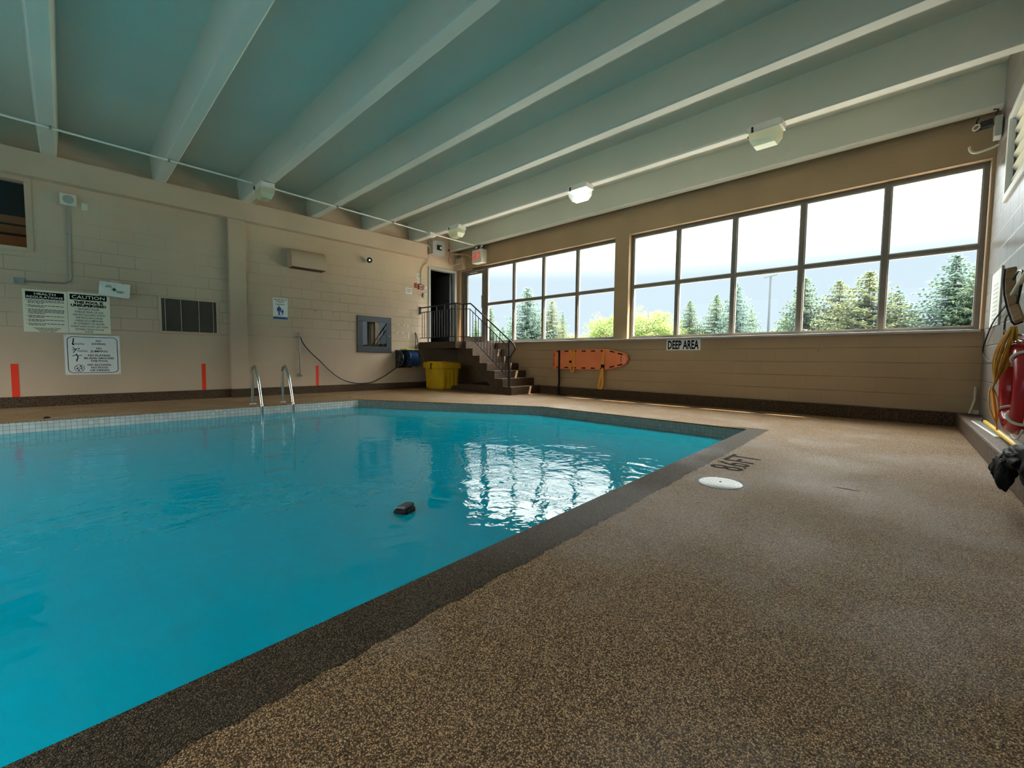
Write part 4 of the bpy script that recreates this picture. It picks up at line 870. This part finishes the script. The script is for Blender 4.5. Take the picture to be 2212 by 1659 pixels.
# ------------------------------------------------------------------ ceiling lights and pipes
m_tube_on = emit('lit_tube', (0.93, 1.0, 0.95), 9.0)
def ceil_light(x, y, label, on=False, rz=0.0):
    t = thing('ceiling_light', label, 'ceiling light', (x, y, 3.40), 'prismatic box lights under the ribs')
    g = G(); g.prism([(x-0.19,y-0.10,3.60),(x+0.19,y-0.10,3.60),(x+0.19,y-0.10,3.66),(x+0.15,y-0.10,3.675),(x-0.15,y-0.10,3.675),(x-0.19,y-0.10,3.66)],(0,0.20,0))
    g.box(x-0.19,x+0.19,y-0.118,y+0.118,3.585,3.60)
    obj('housing', g, m_white, t, bevel=0.004)
    g = G(); i = 0
    b = [(x-0.165,y-0.105),(x+0.165,y-0.105),(x+0.165,y+0.105),(x-0.165,y+0.105)]; c = [(x-0.115,y-0.07),(x+0.115,y-0.07),(x+0.115,y+0.07),(x-0.115,y+0.07)]
    md_ = [(x-0.16,y-0.10),(x+0.16,y-0.10),(x+0.16,y+0.10),(x-0.16,y+0.10)]
    g.v = [(p[0],p[1],3.584) for p in b] + [(p[0],p[1],3.50) for p in md_] + [(p[0],p[1],3.425) for p in c]
    for k_ in (0, 4):
        for j in range(4): g.f.append((k_+j, k_+(j+1)%4, k_+4+(j+1)%4, k_+4+j))
    g.f.append((8,9,10,11))
    ln = obj('prismatic_lens', g, m_lens_on if on else m_lens, t, smooth=False)
    obj('lamp', G().box(x-0.10,x+0.10,y-0.05,y+0.05,3.47,3.50), m_tube_on if on else m_lens_off, t)
    g = G(); g.box(x-0.2,x-0.185,y-0.02,y+0.02,3.57,3.61); g.cyl((x-0.12,y-0.125,3.64),(x-0.12,y-0.118,3.58),0.012,8); obj('catch', g, m_black, t)
    return t
def lens_mat(name, col, a):
    m = bpy.data.materials.new(name); m.use_nodes = True; t = m.node_tree; t.nodes.clear(); k = t.links.new
    o_ = N(t,'ShaderNodeOutputMaterial'); tr = N(t,'ShaderNodeBsdfTransparent'); df = N(t,'ShaderNodeBsdfDiffuse'); tl = N(t,'ShaderNodeBsdfTranslucent'); gl = N(t,'ShaderNodeBsdfGlossy'); gl.inputs['Roughness'].default_value = 0.15
    df.inputs[0].default_value = (*col,1); tl.inputs[0].default_value = (*col,1)
    m0 = N(t,'ShaderNodeMixShader',inp={0:0.5}); m1 = N(t,'ShaderNodeMixShader',inp={0:a}); m2 = N(t,'ShaderNodeMixShader',inp={0:0.12})
    k(df.outputs[0],m0.inputs[1]); k(tl.outputs[0],m0.inputs[2]); k(tr.outputs[0],m1.inputs[1]); k(m0.outputs[0],m1.inputs[2]); k(m1.outputs[0],m2.inputs[1]); k(gl.outputs[0],m2.inputs[2]); k(m2.outputs[0],o_.inputs['Surface'])
    return m
m_lens = lens_mat('acrylic_lens', (0.80,0.84,0.62), 0.75); m_lens_on = lens_mat('acrylic_lens_clear', (0.9,0.95,0.9), 0.35)
ceil_light(1.34, -5.23, 'unlit yellowed ceiling light at the left end of the ribs')
ceil_light(1.95, -1.60, 'unlit grimy ceiling light nearest the grey breaker box')
ceil_light(5.22, -1.60, 'the only ceiling light switched on, glowing white', on=True)
ceil_light(7.97, -1.60, 'unlit ceiling light nearest the right wall')
cp = thing('ceiling_conduit', 'thin white conduit crossing under all the ceiling ribs', 'conduit', (1.3, -6, 3.66))
obj('pipe', G().tube([(1.40,YF+0.1,3.660),(1.36,-8.0,3.660),(1.30,-5.4,3.660)], 0.014, 8), m_white, cp, smooth=True)
obj('pipe', G().tube([(1.29,-5.09,3.660),(1.18,-3.2,3.660),(1.09,-1.72,3.660)], 0.014, 8), m_white, cp, smooth=True)
obj('pipe', G().tube([(1.08,-1.60,3.660),(1.06,-0.42,3.655),(1.07,-0.34,3.655)], 0.014, 8), m_white, cp, smooth=True)
obj('pipe', G().tube([(1.12,-0.30,3.662),(0.5,-0.29,3.662),(0.02,-0.28,3.662)], 0.012, 8), m_white, cp, smooth=True)
for y in (-6.5,-7.7,-3.93,-2.70): obj('clip', G().box(1.2 + (-(y)-3)*0.035-0.02, 1.2+(-(y)-3)*0.035+0.02, y-0.012, y+0.012, 3.642, 3.679), m_galv, cp)
g = G(); g.box(1.02,1.16,-1.74,-1.58,3.585,3.675); obj('junction_box', g, m_white, cp, bevel=0.005)
rc = thing('rib_conduit', 'pair of white conduits running between the lights beside a rib', 'conduit', (4, -1.60, 3.64))
for x0, x1 in ((1.18,1.755),(2.15,5.02),(5.42,7.77)):
    obj('pipe', G().tube([(x0,-1.605,3.655),(x1,-1.605,3.655)],0.014,8), m_white, rc, smooth=True)
obj('pipe', G().tube([(1.18,-1.57,3.66),(1.74,-1.57,3.66)],0.010,8), m_white, rc, smooth=True)

# ------------------------------------------------------------------ right wall things
def W(y, z, off): return Vector((XC(y)-off, y, z))
lv = thing('wall_louver', 'white slatted louver vent high on the right wall', 'vent', (XC(-1.5), -1.5, 2.50))
g = G()
for y0, y1, z0, z1 in ((-2.28,-0.86,2.44,2.51),(-2.28,-0.86,3.25,3.31),(-2.28,-2.20,2.51,3.25),(-0.94,-0.86,2.51,3.25)):
    g.prism([(XC(y0)-0.02,y0,z0),(XC(y1)-0.02,y1,z0),(XC(y1)+0.03,y1,z0),(XC(y0)+0.03,y0,z0)],(0,0,z1-z0))
obj('frame', g, m_signw, lv, bevel=0.003)
for i in range(6):
    z = 2.56+0.122*i; g = G(); g.prism([W(-2.2,z,-0.09),W(-2.2,z+0.075,-0.02),W(-2.2,z+0.083,-0.02),W(-2.2,z+0.008,-0.09)], W(-0.94,0,0)-W(-2.2,0,0)); obj('slat', g, m_cream, lv)
g = G(); g.prism([(XC(-2.2)+0.16,-2.2,2.5),(XC(-0.93)+0.16,-0.93,2.5),(XC(-0.93)+0.2,-0.93,2.5),(XC(-2.2)+0.2,-2.2,2.5)],(0,0,0.77)); obj('backing', g, m_black, lv)
dv = thing('wall_speaker', 'black horn speaker on a bracket high in the right corner', 'speaker', (9.9, -0.33, 3.4))
obj('bracket', G().box(9.945,10.002,-0.42,-0.26,3.30,3.52), m_boxg, dv, bevel=0.004)
obj('body', G().obox((9.885,-0.35,3.475),(1,0.1,0.15),(0,1,0),(-0.15,0,1),0.05,0.05,0.035), m_black, dv, bevel=0.006)
g = G(); g.bar((9.80,-0.35,3.425),(9.95,-0.35,3.46),0.03,0.02); g.tube([(9.95,-0.34,3.55),(9.97,-0.33,3.62),(9.93,-0.33,3.63)],0.008,6); obj('arm', g, m_black, dv)
obj('horn_ring', G().tube(arc((9.805,-0.385,3.455),(1,0,0.25),(0,0,1),0.028,0,2*PI-0.01,18),0.009,6), m_cream, dv, smooth=True)
g = G(); g.tube(spline([(9.825,-0.35,3.57),(9.805,-0.35,3.53),(9.82,-0.35,3.49),(9.86,-0.35,3.48)],5),0.008,6); obj('cable', g, m_black, dv, smooth=True)
tag(obj('bent_pipe', G().tube(spline([(9.99,-0.35,3.225),(9.93,-0.35,3.20),(9.83,-0.35,3.185),(9.785,-0.35,3.20),(9.765,-0.35,3.24),(9.765,-0.35,3.27)],6),0.012,12), m_cream, smooth=True), 'short white J-shaped pipe below the corner speaker', 'pipe')
tag(obj('corner_chase', G().prism([(9.93,-0.002,0.17),(9.985,-0.002,0.17),(XC(-0.1)-0.001,-0.1,0.17),(9.97,-0.10,0.17)] ,(0,0,0.05)), m_paint), 'small mortar fillet on the curb in the right corner', 'fillet')
bo = thing('notice_board', 'clear plastic notice panel on the right wall behind the brush', 'board', (XC(-0.75), -0.75, 1.17))
g = G(); g.prism([W(-1.09,1.18,0.002),W(-0.44,1.18,0.002),W(-0.44,1.18,0.008),W(-1.09,1.18,0.008)],(0,0,0.58)); obj('panel', g, m_signw, bo)
for y0, y1 in ((-1.10,-1.08),(-0.45,-0.43)): obj('edge_strip', G().prism([W(y0,1.17,0.002),W(y1,1.17,0.002),W(y1,1.17,0.014),W(y0,1.17,0.014)],(0,0,0.60)), m_galv, bo)
g = G(); rg = random.Random(9)
for i in range(9):
    y = -0.92
    z = 1.25+0.045*i; g.quad(W(-0.92,z,0.009), W(-0.62,z,0.009), W(-0.62,z+0.012,0.009), W(-0.92,z+0.012,0.009))
obj('print_line', g, m_boxg, bo)
br = thing('pool_brush', 'long black-bristled pool brush leaning head down on the right wall', 'brush', (9.98, -2.4, 1.05))
c_ = W(-2.40,1.31,0.125); ax = Vector((0,-0.16,1)).normalized()
A_ = [W(-2.50,1.52,0.125), W(-2.57,1.42,0.135), W(-2.67,1.31,0.14), W(-2.79,1.20,0.135), W(-2.95,1.08,0.125)]
bq = G(); wq = G()
for a, b in zip(A_, A_[1:]):
    bq.bar(a, b, 0.05, 0.04, (0.3,1,0)); o2 = Vector((0.006,-0.036,0.006)); wq.bar(a+o2, b+o2, 0.055, 0.026, (0.3,1,0))
for i in range(len(A_)-1):
    for j in range(14):
        t_ = j/14; p_ = A_[i].lerp(A_[i+1], t_)
        for s_ in (-0.02,-0.007,0.007,0.02): bq.bar(p_+Vector((s_,0,0)), p_+Vector((s_+R.uniform(-.004,.004),0.034+R.uniform(0,0.007),0.012)), 0.007, 0.007, (1,0,0))
obj('bristles', bq, m_bristle, br); obj('wooden_back', wq, m_brushw, br, bevel=0.006)
obj('pole', G().tube([W(-2.74,1.30,0.13), W(-3.4,1.47,0.12), W(-4.6,1.80,0.06)],0.016,10), m_cream, br, smooth=True)
obj('brace', G().tube(spline([W(-2.62,1.42,0.12),W(-2.80,1.46,0.12),W(-2.98,1.42,0.12),W(-2.92,1.30,0.12),W(-2.86,1.22,0.12)],5),0.008,6), m_black, br, smooth=True)
tag(obj('wall_pole', G().tube([W(-2.95,1.52,0.07), W(-4.6,1.93,0.05)],0.02,10), m_boxg, smooth=True), 'grey pole hung on the right wall above the brush handle', 'pole')
tag(obj('cable_loop', G().tube(spline([W(-2.30,1.38,0.04),W(-1.50,1.30,0.03),W(-0.80,1.20,0.02),W(-0.36,1.02,0.02),W(-0.24,0.93,0.02),W(-0.36,0.86,0.02),W(-0.8,0.80,0.02),W(-1.3,0.81,0.02),W(-1.58,0.88,0.02),W(-1.75,1.0,0.04),W(-2.0,1.16,0.07),W(-2.5,1.2,0.1)],6),0.007,6), m_black, smooth=True), 'thin black cable looping down the right wall from the brush', 'cable')
# ring buoy and throw rope
rb = thing('ring_buoy', 'glossy red life ring with white cord hung on the right wall', 'life ring', (XC(-2.95)-0.1, -2.95, 0.28))
cb_ = W(-2.98,0.62,0.10); uu_ = (W(-2,0,0)-W(-3,0,0)).normalized()
obj('ring', G().tube(arc(cb_, uu_, (0,0,1), 0.28, 0, 2*PI-0.001, 40), 0.062, 14, fl=1.0), m_buoy, rb, smooth=True)
g = G()
for i in range(4):
    a0 = PI/4+i*PI/2; g.tube(arc(cb_, uu_, (0,0,1), 0.37, a0+0.08, a0+PI/2-0.08, 8),0.007,6)
    e = [cb_+uu_*math.cos(a0)*0.28+Vector((0,0,1))*math.sin(a0)*0.28]; q0 = e[0]; t0 = (-uu_*math.sin(a0)+Vector((0,0,1))*math.cos(a0)); n0 = (uu_*math.cos(a0)+Vector((0,0,1))*math.sin(a0)); f0 = t0.cross(n0)
    g.tube(arc(q0, n0, f0, 0.068, 0, 2*PI-0.001, 28), 0.010, 8)
obj('grab_cord', g, m_cord, rb, smooth=True)
rp = thing('throw_rope', 'bundle of yellow rope hanging over the left side of the red life ring', 'rope', (XC(-2.6)-0.2, -2.6, 0.4))
rg = random.Random(11)
def bundle(n, top, bot, spread, r_):
    g = G()
    for i in range(n):
        p = []; ox_ = rg.uniform(-0.45,0.45)
        for j in range(9):
            t_ = j/8; c = Vector(top).lerp(Vector(bot), t_); s = spread*math.sin(PI*min(1, t_*1.1+0.08))
            p.append(c + Vector((ox_*s, (i/(n-1)-0.5)*2*s+0.10*s*math.sin(j*1.7+i*2.1), 0)))
        g.tube(spline(p,3), r_, 5)
    return g
obj('rope_coil', bundle(26, W(-3.12,1.04,0.16), W(-2.74,0.56,0.20), 0.10, 0.0048), m_rope, rp, smooth=True, ang=180)
obj('rope_tail', bundle(9, W(-2.74,0.60,0.20), W(-2.98,0.30,0.185), 0.07, 0.0045), m_strap, rp, smooth=True, ang=180)
0 and obj('rope_wrap', G().tube(arc(W(-2.80,0.66,0.20), (0,1,0), (1,0,0.2), 0.035, 0, 2*PI-0.01, 16), 0.006, 6), m_rope, rp, smooth=True)
tag(obj('life_ring_hook', G().tube([W(-2.98,1.0,0.0),W(-2.98,0.985,0.14),W(-2.98,1.02,0.19)],0.01,8), m_galv), 'steel wall hook carrying the red life ring and its rope', 'hook')
# yellow pole, floor register and bag on the curb
yp = thing('reach_pole', 'yellow pole with a black end cap lying along the right curb', 'pole', (9.9, -2, 0.18))
pa, pb = Vector((9.985,-1.08,0.190)), Vector((10.045,-4.4,0.215))
dd_ = (pb-pa).normalized()
obj('shaft', G().tube([pa+dd_*0.07, pb], 0.017, 12), m_yellow, yp, smooth=True)
obj('end_cap', G().tube([pa, pa+dd_*0.10], 0.021, 12), m_rubber, yp, smooth=True)
fr_ = thing('floor_register', 'white slatted metal register lying on top of the right curb', 'vent', (9.97, -1.6, 0.168))
def cx(y, f): return 9.81+0.038*abs(y) + f
g = G(); rx = [(cx(-1.02,0.135),-1.02),(cx(-1.02,0.045),-1.02),(cx(-2.30,0.075),-2.30),(cx(-2.30,0.168),-2.30)]
g.prism([(x,y,0.169) for x,y in rx],(0,0,0.006)); obj('tray', g, m_signw, fr_)
for i in range(6):
    f = 0.2+0.12*i; a = Vector((*rx[1],0.178)).lerp(Vector((*rx[0],0.178)), f); b = Vector((*rx[2],0.178)).lerp(Vector((*rx[3],0.178)), f); obj('slat', G().bar(a+Vector((0,-0.03,0)), b+Vector((0,0.03,0)), 0.003, 0.008), m_galv, fr_)
# black rubber bag slumped over the curb
bm = bmesh.new(); bmesh.ops.create_icosphere(bm, subdivisions=4, radius=1.0)
from mathutils import noise as mn
def blob(center, size, seed, amp=0.25, fq=2.2, rot=0.0):
    g = G(); bm = bmesh.new(); bmesh.ops.create_icosphere(bm, subdivisions=4, radius=1.0)
    Mr = Matrix.Rotation(rot, 3, 'X')
    bmesh.ops.subdivide_edges(bm, edges=bm.edges, cuts=1, use_grid_fill=True)
    for v in bm.verts: v.co.normalize()
    for v in bm.verts:
        n_ = mn.noise(v.co*fq+Vector((seed,0,0)))*amp + abs(mn.noise(v.co*fq*2.3+Vector((0,seed,0))))*amp*0.5
        v.co = v.co*(1+n_)
    for v in bm.verts: g.v.append(tuple(Vector(center)+Mr @ Vector((v.co.x*size[0],v.co.y*size[1],v.co.z*size[2]))))
    for f in bm.faces: g.f.append(tuple(v.index for v in f.verts))
    bm.free(); return g
bm.free()
bg_ = thing('rubber_bag', 'crumpled black rubber bag slumped over the right curb at the frame edge', 'bag', (9.93, -4.2, 0.16))
obj('body', blob((9.985,-4.35,0.30),(0.085,0.25,0.14),4.0), m_rubber, bg_, smooth=True, ang=180)
obj('drooping_end', blob((9.885,-4.03,0.20),(0.055,0.085,0.075),9.0,0.18,2.0,0.25), m_rubber, bg_, smooth=True, ang=180)
obj('drooping_end', blob((9.872,-4.17,0.185),(0.036,0.052,0.085),2.0,0.15,2.0), m_rubber, bg_, smooth=True, ang=180)
obj('fold', blob((9.92,-4.20,0.29),(0.06,0.17,0.06),7.0,0.2,2.6), m_rubber, bg_, smooth=True, ang=180)

# ------------------------------------------------------------------ pool ladder
la = thing('pool_ladder', 'stainless steel pool ladder with two looped handrails', 'ladder', (1.9, -5.33, -0.9))
for y in (-5.56, -5.10):
    pts = [(1.60,y,0.0),(1.60,y,0.47)] + [(p.x,y,p.z) for p in arc((1.72,y,0.50),(-1,0,0),(0,0,1),0.12,0.0,PI*0.62,9)] + [(1.90,y,0.45),(2.00,y,0.22),(2.06,y,0.04),(2.08,y,-0.10),(2.08,y,-1.1)]
    obj('handrail', G().tube(spline(pts,4), 0.021, 12), m_steel, la, smooth=True, ang=70)
    obj('foot_plate', G().lathe([(0.052,0.0),(0.05,0.008),(0.03,0.016),(0.022,0.02)], (1.60,y,0.0), (0,0,1), 20), m_alul, la, smooth=True)
for i in range(4): obj('tread', G().box(2.02,2.14,-5.55,-5.11,-0.30-0.25*i,-0.275-0.25*i), m_alul, la, bevel=0.004)

# ------------------------------------------------------------------ deck things
sk = thing('skimmer_lid', 'round white perforated skimmer lid set in the brown deck', 'drain cover', (8.625, -4.79, 0.0))
cxx, cyy, rr1 = 8.625, -4.79, 0.128
g = G(); g.lathe([(rr1,0.0005),(rr1,0.004),(rr1-0.006,0.008),(0.03,0.010),(0.0,0.0105)], (cxx,cyy,0.0), (0,0,1), 48, cap=False)
obj('lid', g, m_signw, sk, smooth=True)
g = G()
for rad_, n in ((0.028,8),(0.045,14),(0.062,20),(0.079,26),(0.105,16)):
    for i in range(n):
        a = 2*PI*i/n; c = Vector((cxx+rad_*math.cos(a), cyy+rad_*math.sin(a), 0.0108)); u_ = Vector((-math.sin(a),math.cos(a),0)); v_ = Vector((math.cos(a),math.sin(a),0)); w1 = 0.0042; w2 = 0.0028
        g.quad(c-u_*w1-v_*w2, c+u_*w1-v_*w2, c+u_*w1+v_*w2, c-u_*w1+v_*w2)
obj('perforation', g, m_grey, sk, up=True)
g = G(); g.cyl((cxx,cyy,0.0105),(cxx,cyy,0.0125),0.008,10); obj('centre_screw', g, m_lead, sk)
g = G(); g.lathe([(0.165,0.0006),(0.150,0.0011),(0.130,0.0011)], (cxx+0.0,cyy+0.022,0.0), (0,0,1), 40, cap=False); tag(obj('lid_shadow', g, m_curb, up=True), 'dark brown ring painted as the shadow around the white skimmer lid', 'deck patch')  # shadow beyond the lid, painted as a flat dark ring
dm = thing('depth_marking', 'black depth marking 8.6FT painted on the deck near the pool corner', 'marking', (8.51, -4.1, 0.0))
g = G()
for st, y, wd in (('8',-4.385,0.115),('6',-4.225,0.115),('F',-4.065,0.105),('T',-3.945,0.15)):
    g.text(st, (8.625,y,0.0012), (0,1,0), (-1,0,0), 0.225, wd)
g.box(8.607,8.625,-4.262,-4.235,0.001,0.0018)
obj('lettering', g, m_lead, dm, up=True)
for x, y, l, w_, ll in ((5.46,-1.98,0.14,0.03,'small dark stain on the deck beyond the far pool edge'),(1.72,-7.86,0.16,0.04,'dark crack in the deck beside the pale tile band'),(9.22,-4.35,0.09,0.012,'short black crack in the deck right of the skimmer lid'),(1.45,-3.85,0.12,0.05,'dark flaked patch on the deck by the left pool corner')):
    g = G(); rg = random.Random(int(x*100)); g.poly([(x+l*math.cos(a)*rg.uniform(0.6,1), y+w_*math.sin(a)*rg.uniform(0.6,1), 0.0008) for a in [2*PI*i/12 for i in range(12)]])
    tag(obj('deck_stain', g, m_lead if 'crack' in ll else m_curb, up=True), ll, 'stain')
fl_ = thing('floating_block', 'small dark grey blocky object floating in the turquoise water', 'pool float', (7.32,-6.29,-0.22))  # plain block standing in for an unclear dark shape on the water
obj('body', G().obox((7.32,-6.29,-0.155),(1,0.4,0.1),(-0.4,1,0),(0,0,1),0.05,0.05,0.04), m_rubber, fl_, bevel=0.014)
obj('cap', G().obox((7.325,-6.285,-0.106),(1,0.2,0.15),(-0.2,1,0.1),(0,0,1),0.036,0.04,0.012), m_grey, fl_, bevel=0.008)

# ------------------------------------------------------------------ outside: ground, trees, lamp posts, wires
g = G(); g.box(-90,90,0.32,9.0,0.80,1.00); obj('ground_1' if False else 'pavement', g, noisy(mat('pavement',(0.24,0.23,0.21),0.9),(0.20,0.19,0.18),0.6), kind='structure', label='pale pavement outside the windows')
g = G(); g.box(-120,120,9.0,140,0.80,0.98); obj('lawn', g, m_grass, kind='structure', label='green ground under the trees')
def spruce(name, mfol, H, Wd, n_whorl, seed, top_sparse=0.5, label=''):
    rg = random.Random(seed); t = thing(name, label, 'tree', (0,0,0), 'spruces outside the windows'); Wd *= 1.3
    obj('trunk', G().tube([(0,0,0),(0,0,H*0.5),(0.02,0,H)], 0.1, 8, rad=[H*0.022,H*0.012,0.01]), m_bark, t)
    g = G()
    for w_ in range(n_whorl):
        f = (w_+0.5)/n_whorl; z = H*(0.05+0.95*f); rad = Wd*(1-f)**0.85*rg.uniform(0.82,1.12)+0.06
        nb = max(5, int(6+12*(1-f)))
        for b in range(nb):
            a = 2*PI*b/nb+rg.uniform(-0.3,0.3)+w_; L_ = rad*rg.uniform(0.72,1.1); d_ = Vector((math.cos(a),math.sin(a),0)); sd_ = Vector((-d_.y,d_.x,0))
            zz = z+rg.uniform(-0.5,0.5)*H/n_whorl
            ns = max(3, int(L_/0.20))
            for s in range(ns):
                q_ = (s+0.6)/ns; p = d_*(L_*q_)+Vector((0,0,zz-0.22*L_*q_+0.16*L_*q_*q_*1.6))
                wd = 0.36*(1-q_*0.75)*min(1.0,L_*0.8)+0.07
                for sd2 in (-1, 1):
                    tip = p + sd_*sd2*wd*rg.uniform(0.7,1.2) + d_*wd*rg.uniform(0.2,0.8) + Vector((0,0,rg.uniform(-0.10,0.05)))
                    w3 = 0.05+0.05*rg.random(); g.poly([p-d_*w3, tip, p+d_*w3*1.2])
                    g.poly([p-d_*w3*0.6+Vector((0,0,0.03)), tip*0.5+p*0.5+Vector((0,0,-0.13*rg.random()-0.03)), p+d_*w3])
                g.poly([p-sd_*0.035, p+d_*0.26+Vector((0,0,rg.uniform(-0.02,0.07))), p+sd_*0.035])
                g.poly([p-sd_*0.05, p+d_*0.10+Vector((0,0,-0.15*rg.random())), p+sd_*0.05])
    for s in range(6):
        a = s*PI/3; g.poly([(0.03*math.cos(a),0.03*math.sin(a),H*0.96),(0.0,0.0,H*1.03),(0.03*math.cos(a+1),0.03*math.sin(a+1),H*0.96)])
    obj('foliage', g, mfol, t)
    return t
def leafy(name, H, Wd, seed, label):
    rg = random.Random(seed); t = thing(name, label, 'tree', (0,0,0), 'leafy trees outside the windows')
    g = G(); g.tube([(0,0,0),(0.05,0,H*0.35),(0.0,0.05,H*0.8)],0.1,8,rad=[0.13,0.09,0.03])
    for i in range(9):
        a = rg.uniform(0,2*PI); z = H*rg.uniform(0.2,0.45); g.tube([(0,0,z),(math.cos(a)*Wd*0.4,math.sin(a)*Wd*0.4,z+H*0.25),(math.cos(a)*Wd*0.7,math.sin(a)*Wd*0.7,z+H*0.42)],0.03,5,rad=[0.05,0.03,0.01])
    obj('trunk', g, m_bark, t)
    g = G()
    for i in range(170):
        a = rg.uniform(0,2*PI); e = rg.uniform(-0.5,1.0); r_ = rg.uniform(0.45,1.0)
        c = Vector((math.cos(a)*Wd*r_*math.sqrt(max(0,1-e*e*0.8)), math.sin(a)*Wd*r_*math.sqrt(max(0,1-e*e*0.8)), H*0.52+H*0.42*e*r_))
        cs = rg.uniform(0.30,0.55)
        for j in range(42):
            d_ = Vector((rg.gauss(0,1),rg.gauss(0,1),rg.gauss(0,0.8)))*cs*0.5; p = c+d_; n_ = Vector((rg.gauss(0,1),rg.gauss(0,1),rg.gauss(0.6,1))).normalized(); u_ = n_.orthogonal().normalized(); v_ = n_.cross(u_); s = rg.uniform(0.045,0.085)
            g.quad(p-u_*s, p-v_*s*0.7, p+u_*s, p+v_*s*0.7)
    obj('foliage', g, m_leaf, t)
    return t
camv = Vector((9.554,-7.684,0.787))
def at(px, py, y):
    v = fw*FPX + rr*(px-1106) + uu*(829.5-py); t_ = (y-camv.y)/v.y; return camv+v*t_
GZ = 0.98
protos = {'a': (spruce('spruce_tree', m_spruce, 6.0, 1.9, 30, 1), 6.0), 'b': (spruce('spruce_tree', m_spruce2, 6.0, 2.2, 26, 2), 6.0), 'c': (spruce('spruce_tree', m_spruce3, 6.0, 2.5, 22, 3), 6.0)}
leaf0 = leafy('leafy_tree', 4.6, 1.9, 4, '')
used = set()
def plant(kind, px, py, y, label, wide=1.0):
    top_ = at(px, py, y); src, H = protos[kind] if kind in protos else (leaf0, 4.6)
    wide *= 1.18; s = (top_.z-GZ)/H; loc = (top_.x, y, GZ)
    if kind in used: o_ = dup(src, loc, label, rz=R.uniform(0,6))
    else: used.add(kind); o_ = src; o_.location = loc; o_['label'] = label
    o_.scale = (s*wide, s*wide, s)
for kind, px, py, y, label, wide in (
    ('a',1086,706,25,'low dark spruce between the slim spruce and the tallest one',1.0),
    ('b',1168,690,26,'blue green spruce filling the gap behind the olive spruce',1.1),
    ('a',1700,676,27,'low spruce just right of the lamp post',0.9),
    ('b',1140,622,22,'tallest pointed spruce seen through the left windows',1.0),
    ('c',1192,648,24,'olive spruce just right of the tallest left spruce',0.8),
    ('a',1108,690,23,'low spruce left of the tallest spruce behind a mullion',0.9),
    ('a',1060,665,23,'slim spruce seen just right of the exit door',0.7),
    ('a',1028,688,24,'small spruce seen through the exit door glass',0.7),
    ('a',1216,680,26,'thin dark spruce right of the olive spruce',0.6),
    ('a',1491,650,24,'small pointed spruce in the lower pane right of the leafy tree',0.9),
    ('a',1549,637,24,'spruce left of the mullion before the lamp post',0.9),
    ('b',1592,610,23,'spruce half hidden by the mullion left of the lamp post',0.8),
    ('a',1624,668,26,'low spruce right beside the mullion, left of the lamp post',0.8),
    ('a',1740,598,22,'spruce behind the mullion right of the lamp post',0.95),
    ('c',1815,605,22,'open-branched spruce in the middle right pane',1.05),
    ('c',1880,585,20,'broad olive spruce left of the widest mullion',1.25),
    ('b',1940,628,22,'ragged spruce right of the widest mullion',1.25),
    ('b',2068,550,20,'tall dense spruce in the rightmost lower pane',1.1),
    ('a',2128,556,19,'spruce cut off by the right window jamb',1.0),
    ('l',1400,660,21,'bright yellow green tree in the first pane right of the pier',1.1),
    ('l',1452,690,23,'pale green tree behind the small pointed spruce',1.0),
    ('l',1312,672,24,'yellow green tree in the last pane left of the pier',0.9),
    ('l',1248,716,30,'low round green shrub tree left of the pier',1.2),
    ('l',1690,705,27,'low yellow green tree under the lamp post',1.1),
    ('l',1985,712,27,'low pale green bush in the rightmost pane',1.1),
    ('l',1520,700,30,'hazy green tree between two small spruces',1.2)):
    plant(kind, px, py, y, label, wide)
lt = at(1665,597,26); lp = thing('lamp_post', 'tall slim grey lamp post with twin heads in the right windows', 'lamp post', (lt.x,26,GZ))
obj('pole', G().tube([(lt.x,26,GZ),(lt.x,26,lt.z)],0.07,8,rad=[0.10,0.065]), m_grey, lp, smooth=True)
for s in (-1,1):
    g = G(); g.bar((lt.x,26,lt.z),(lt.x+s*0.42,26,lt.z+0.06*s),0.12,0.05); obj('lamp_arm', g, m_grey, lp)
l2 = at(1213,673,40); lp2 = thing('street_lamp', 'distant curved street lamp above the thin dark spruce', 'lamp post', (l2.x,40,GZ))
obj('pole', G().tube(spline([(l2.x+0.3,40,GZ),(l2.x+0.3,40,l2.z-0.6),(l2.x+0.15,40,l2.z-0.1),(l2.x-0.3,40,l2.z)],5),0.06,6), m_grey, lp2)
m_wire = mat('wire_grey', (0.10,0.12,0.15), 0.9, 0.0, 0.0)
for i, (py, wl_) in enumerate(((676,'topmost'),(685,'second from top'),(693,'middle'),(702,'second lowest'),(711,'lowest'))):
    a, b = at(1050,py+2,60), at(1420,py-8,60)
    tag(obj('power_line', G().tube([a, (a+b)/2-Vector((0,0,0.5)), b],0.022,5), m_wire), wl_ + ' of five thin power lines across the sky beyond the left windows', 'power line', 'power lines beyond the left windows')

# bare white scuffs in the paint right of the wall cabinet
g = G(); rg = random.Random(21); X = 0.0012
for y, z, a, b in ((-1.93,1.60,0.02,0.015),(-1.86,1.60,0.012,0.02),(-1.70,1.60,0.03,0.014),(-1.60,1.585,0.02,0.025),(-1.90,1.40,0.014,0.035),(-1.75,1.40,0.014,0.035),(-1.58,1.34,0.012,0.09),(-1.70,1.29,0.02,0.014)):
    g.poly([(X, y+a*math.cos(t_)*rg.uniform(0.6,1.1), z+b*math.sin(t_)*rg.uniform(0.6,1.1)) for t_ in [2*PI*i/9 for i in range(9)]])
tag(obj('paint_scuffs', g, m_signw), 'white scuffs on the blocks between the grey cabinet and the landing', 'stain', kind='stuff')
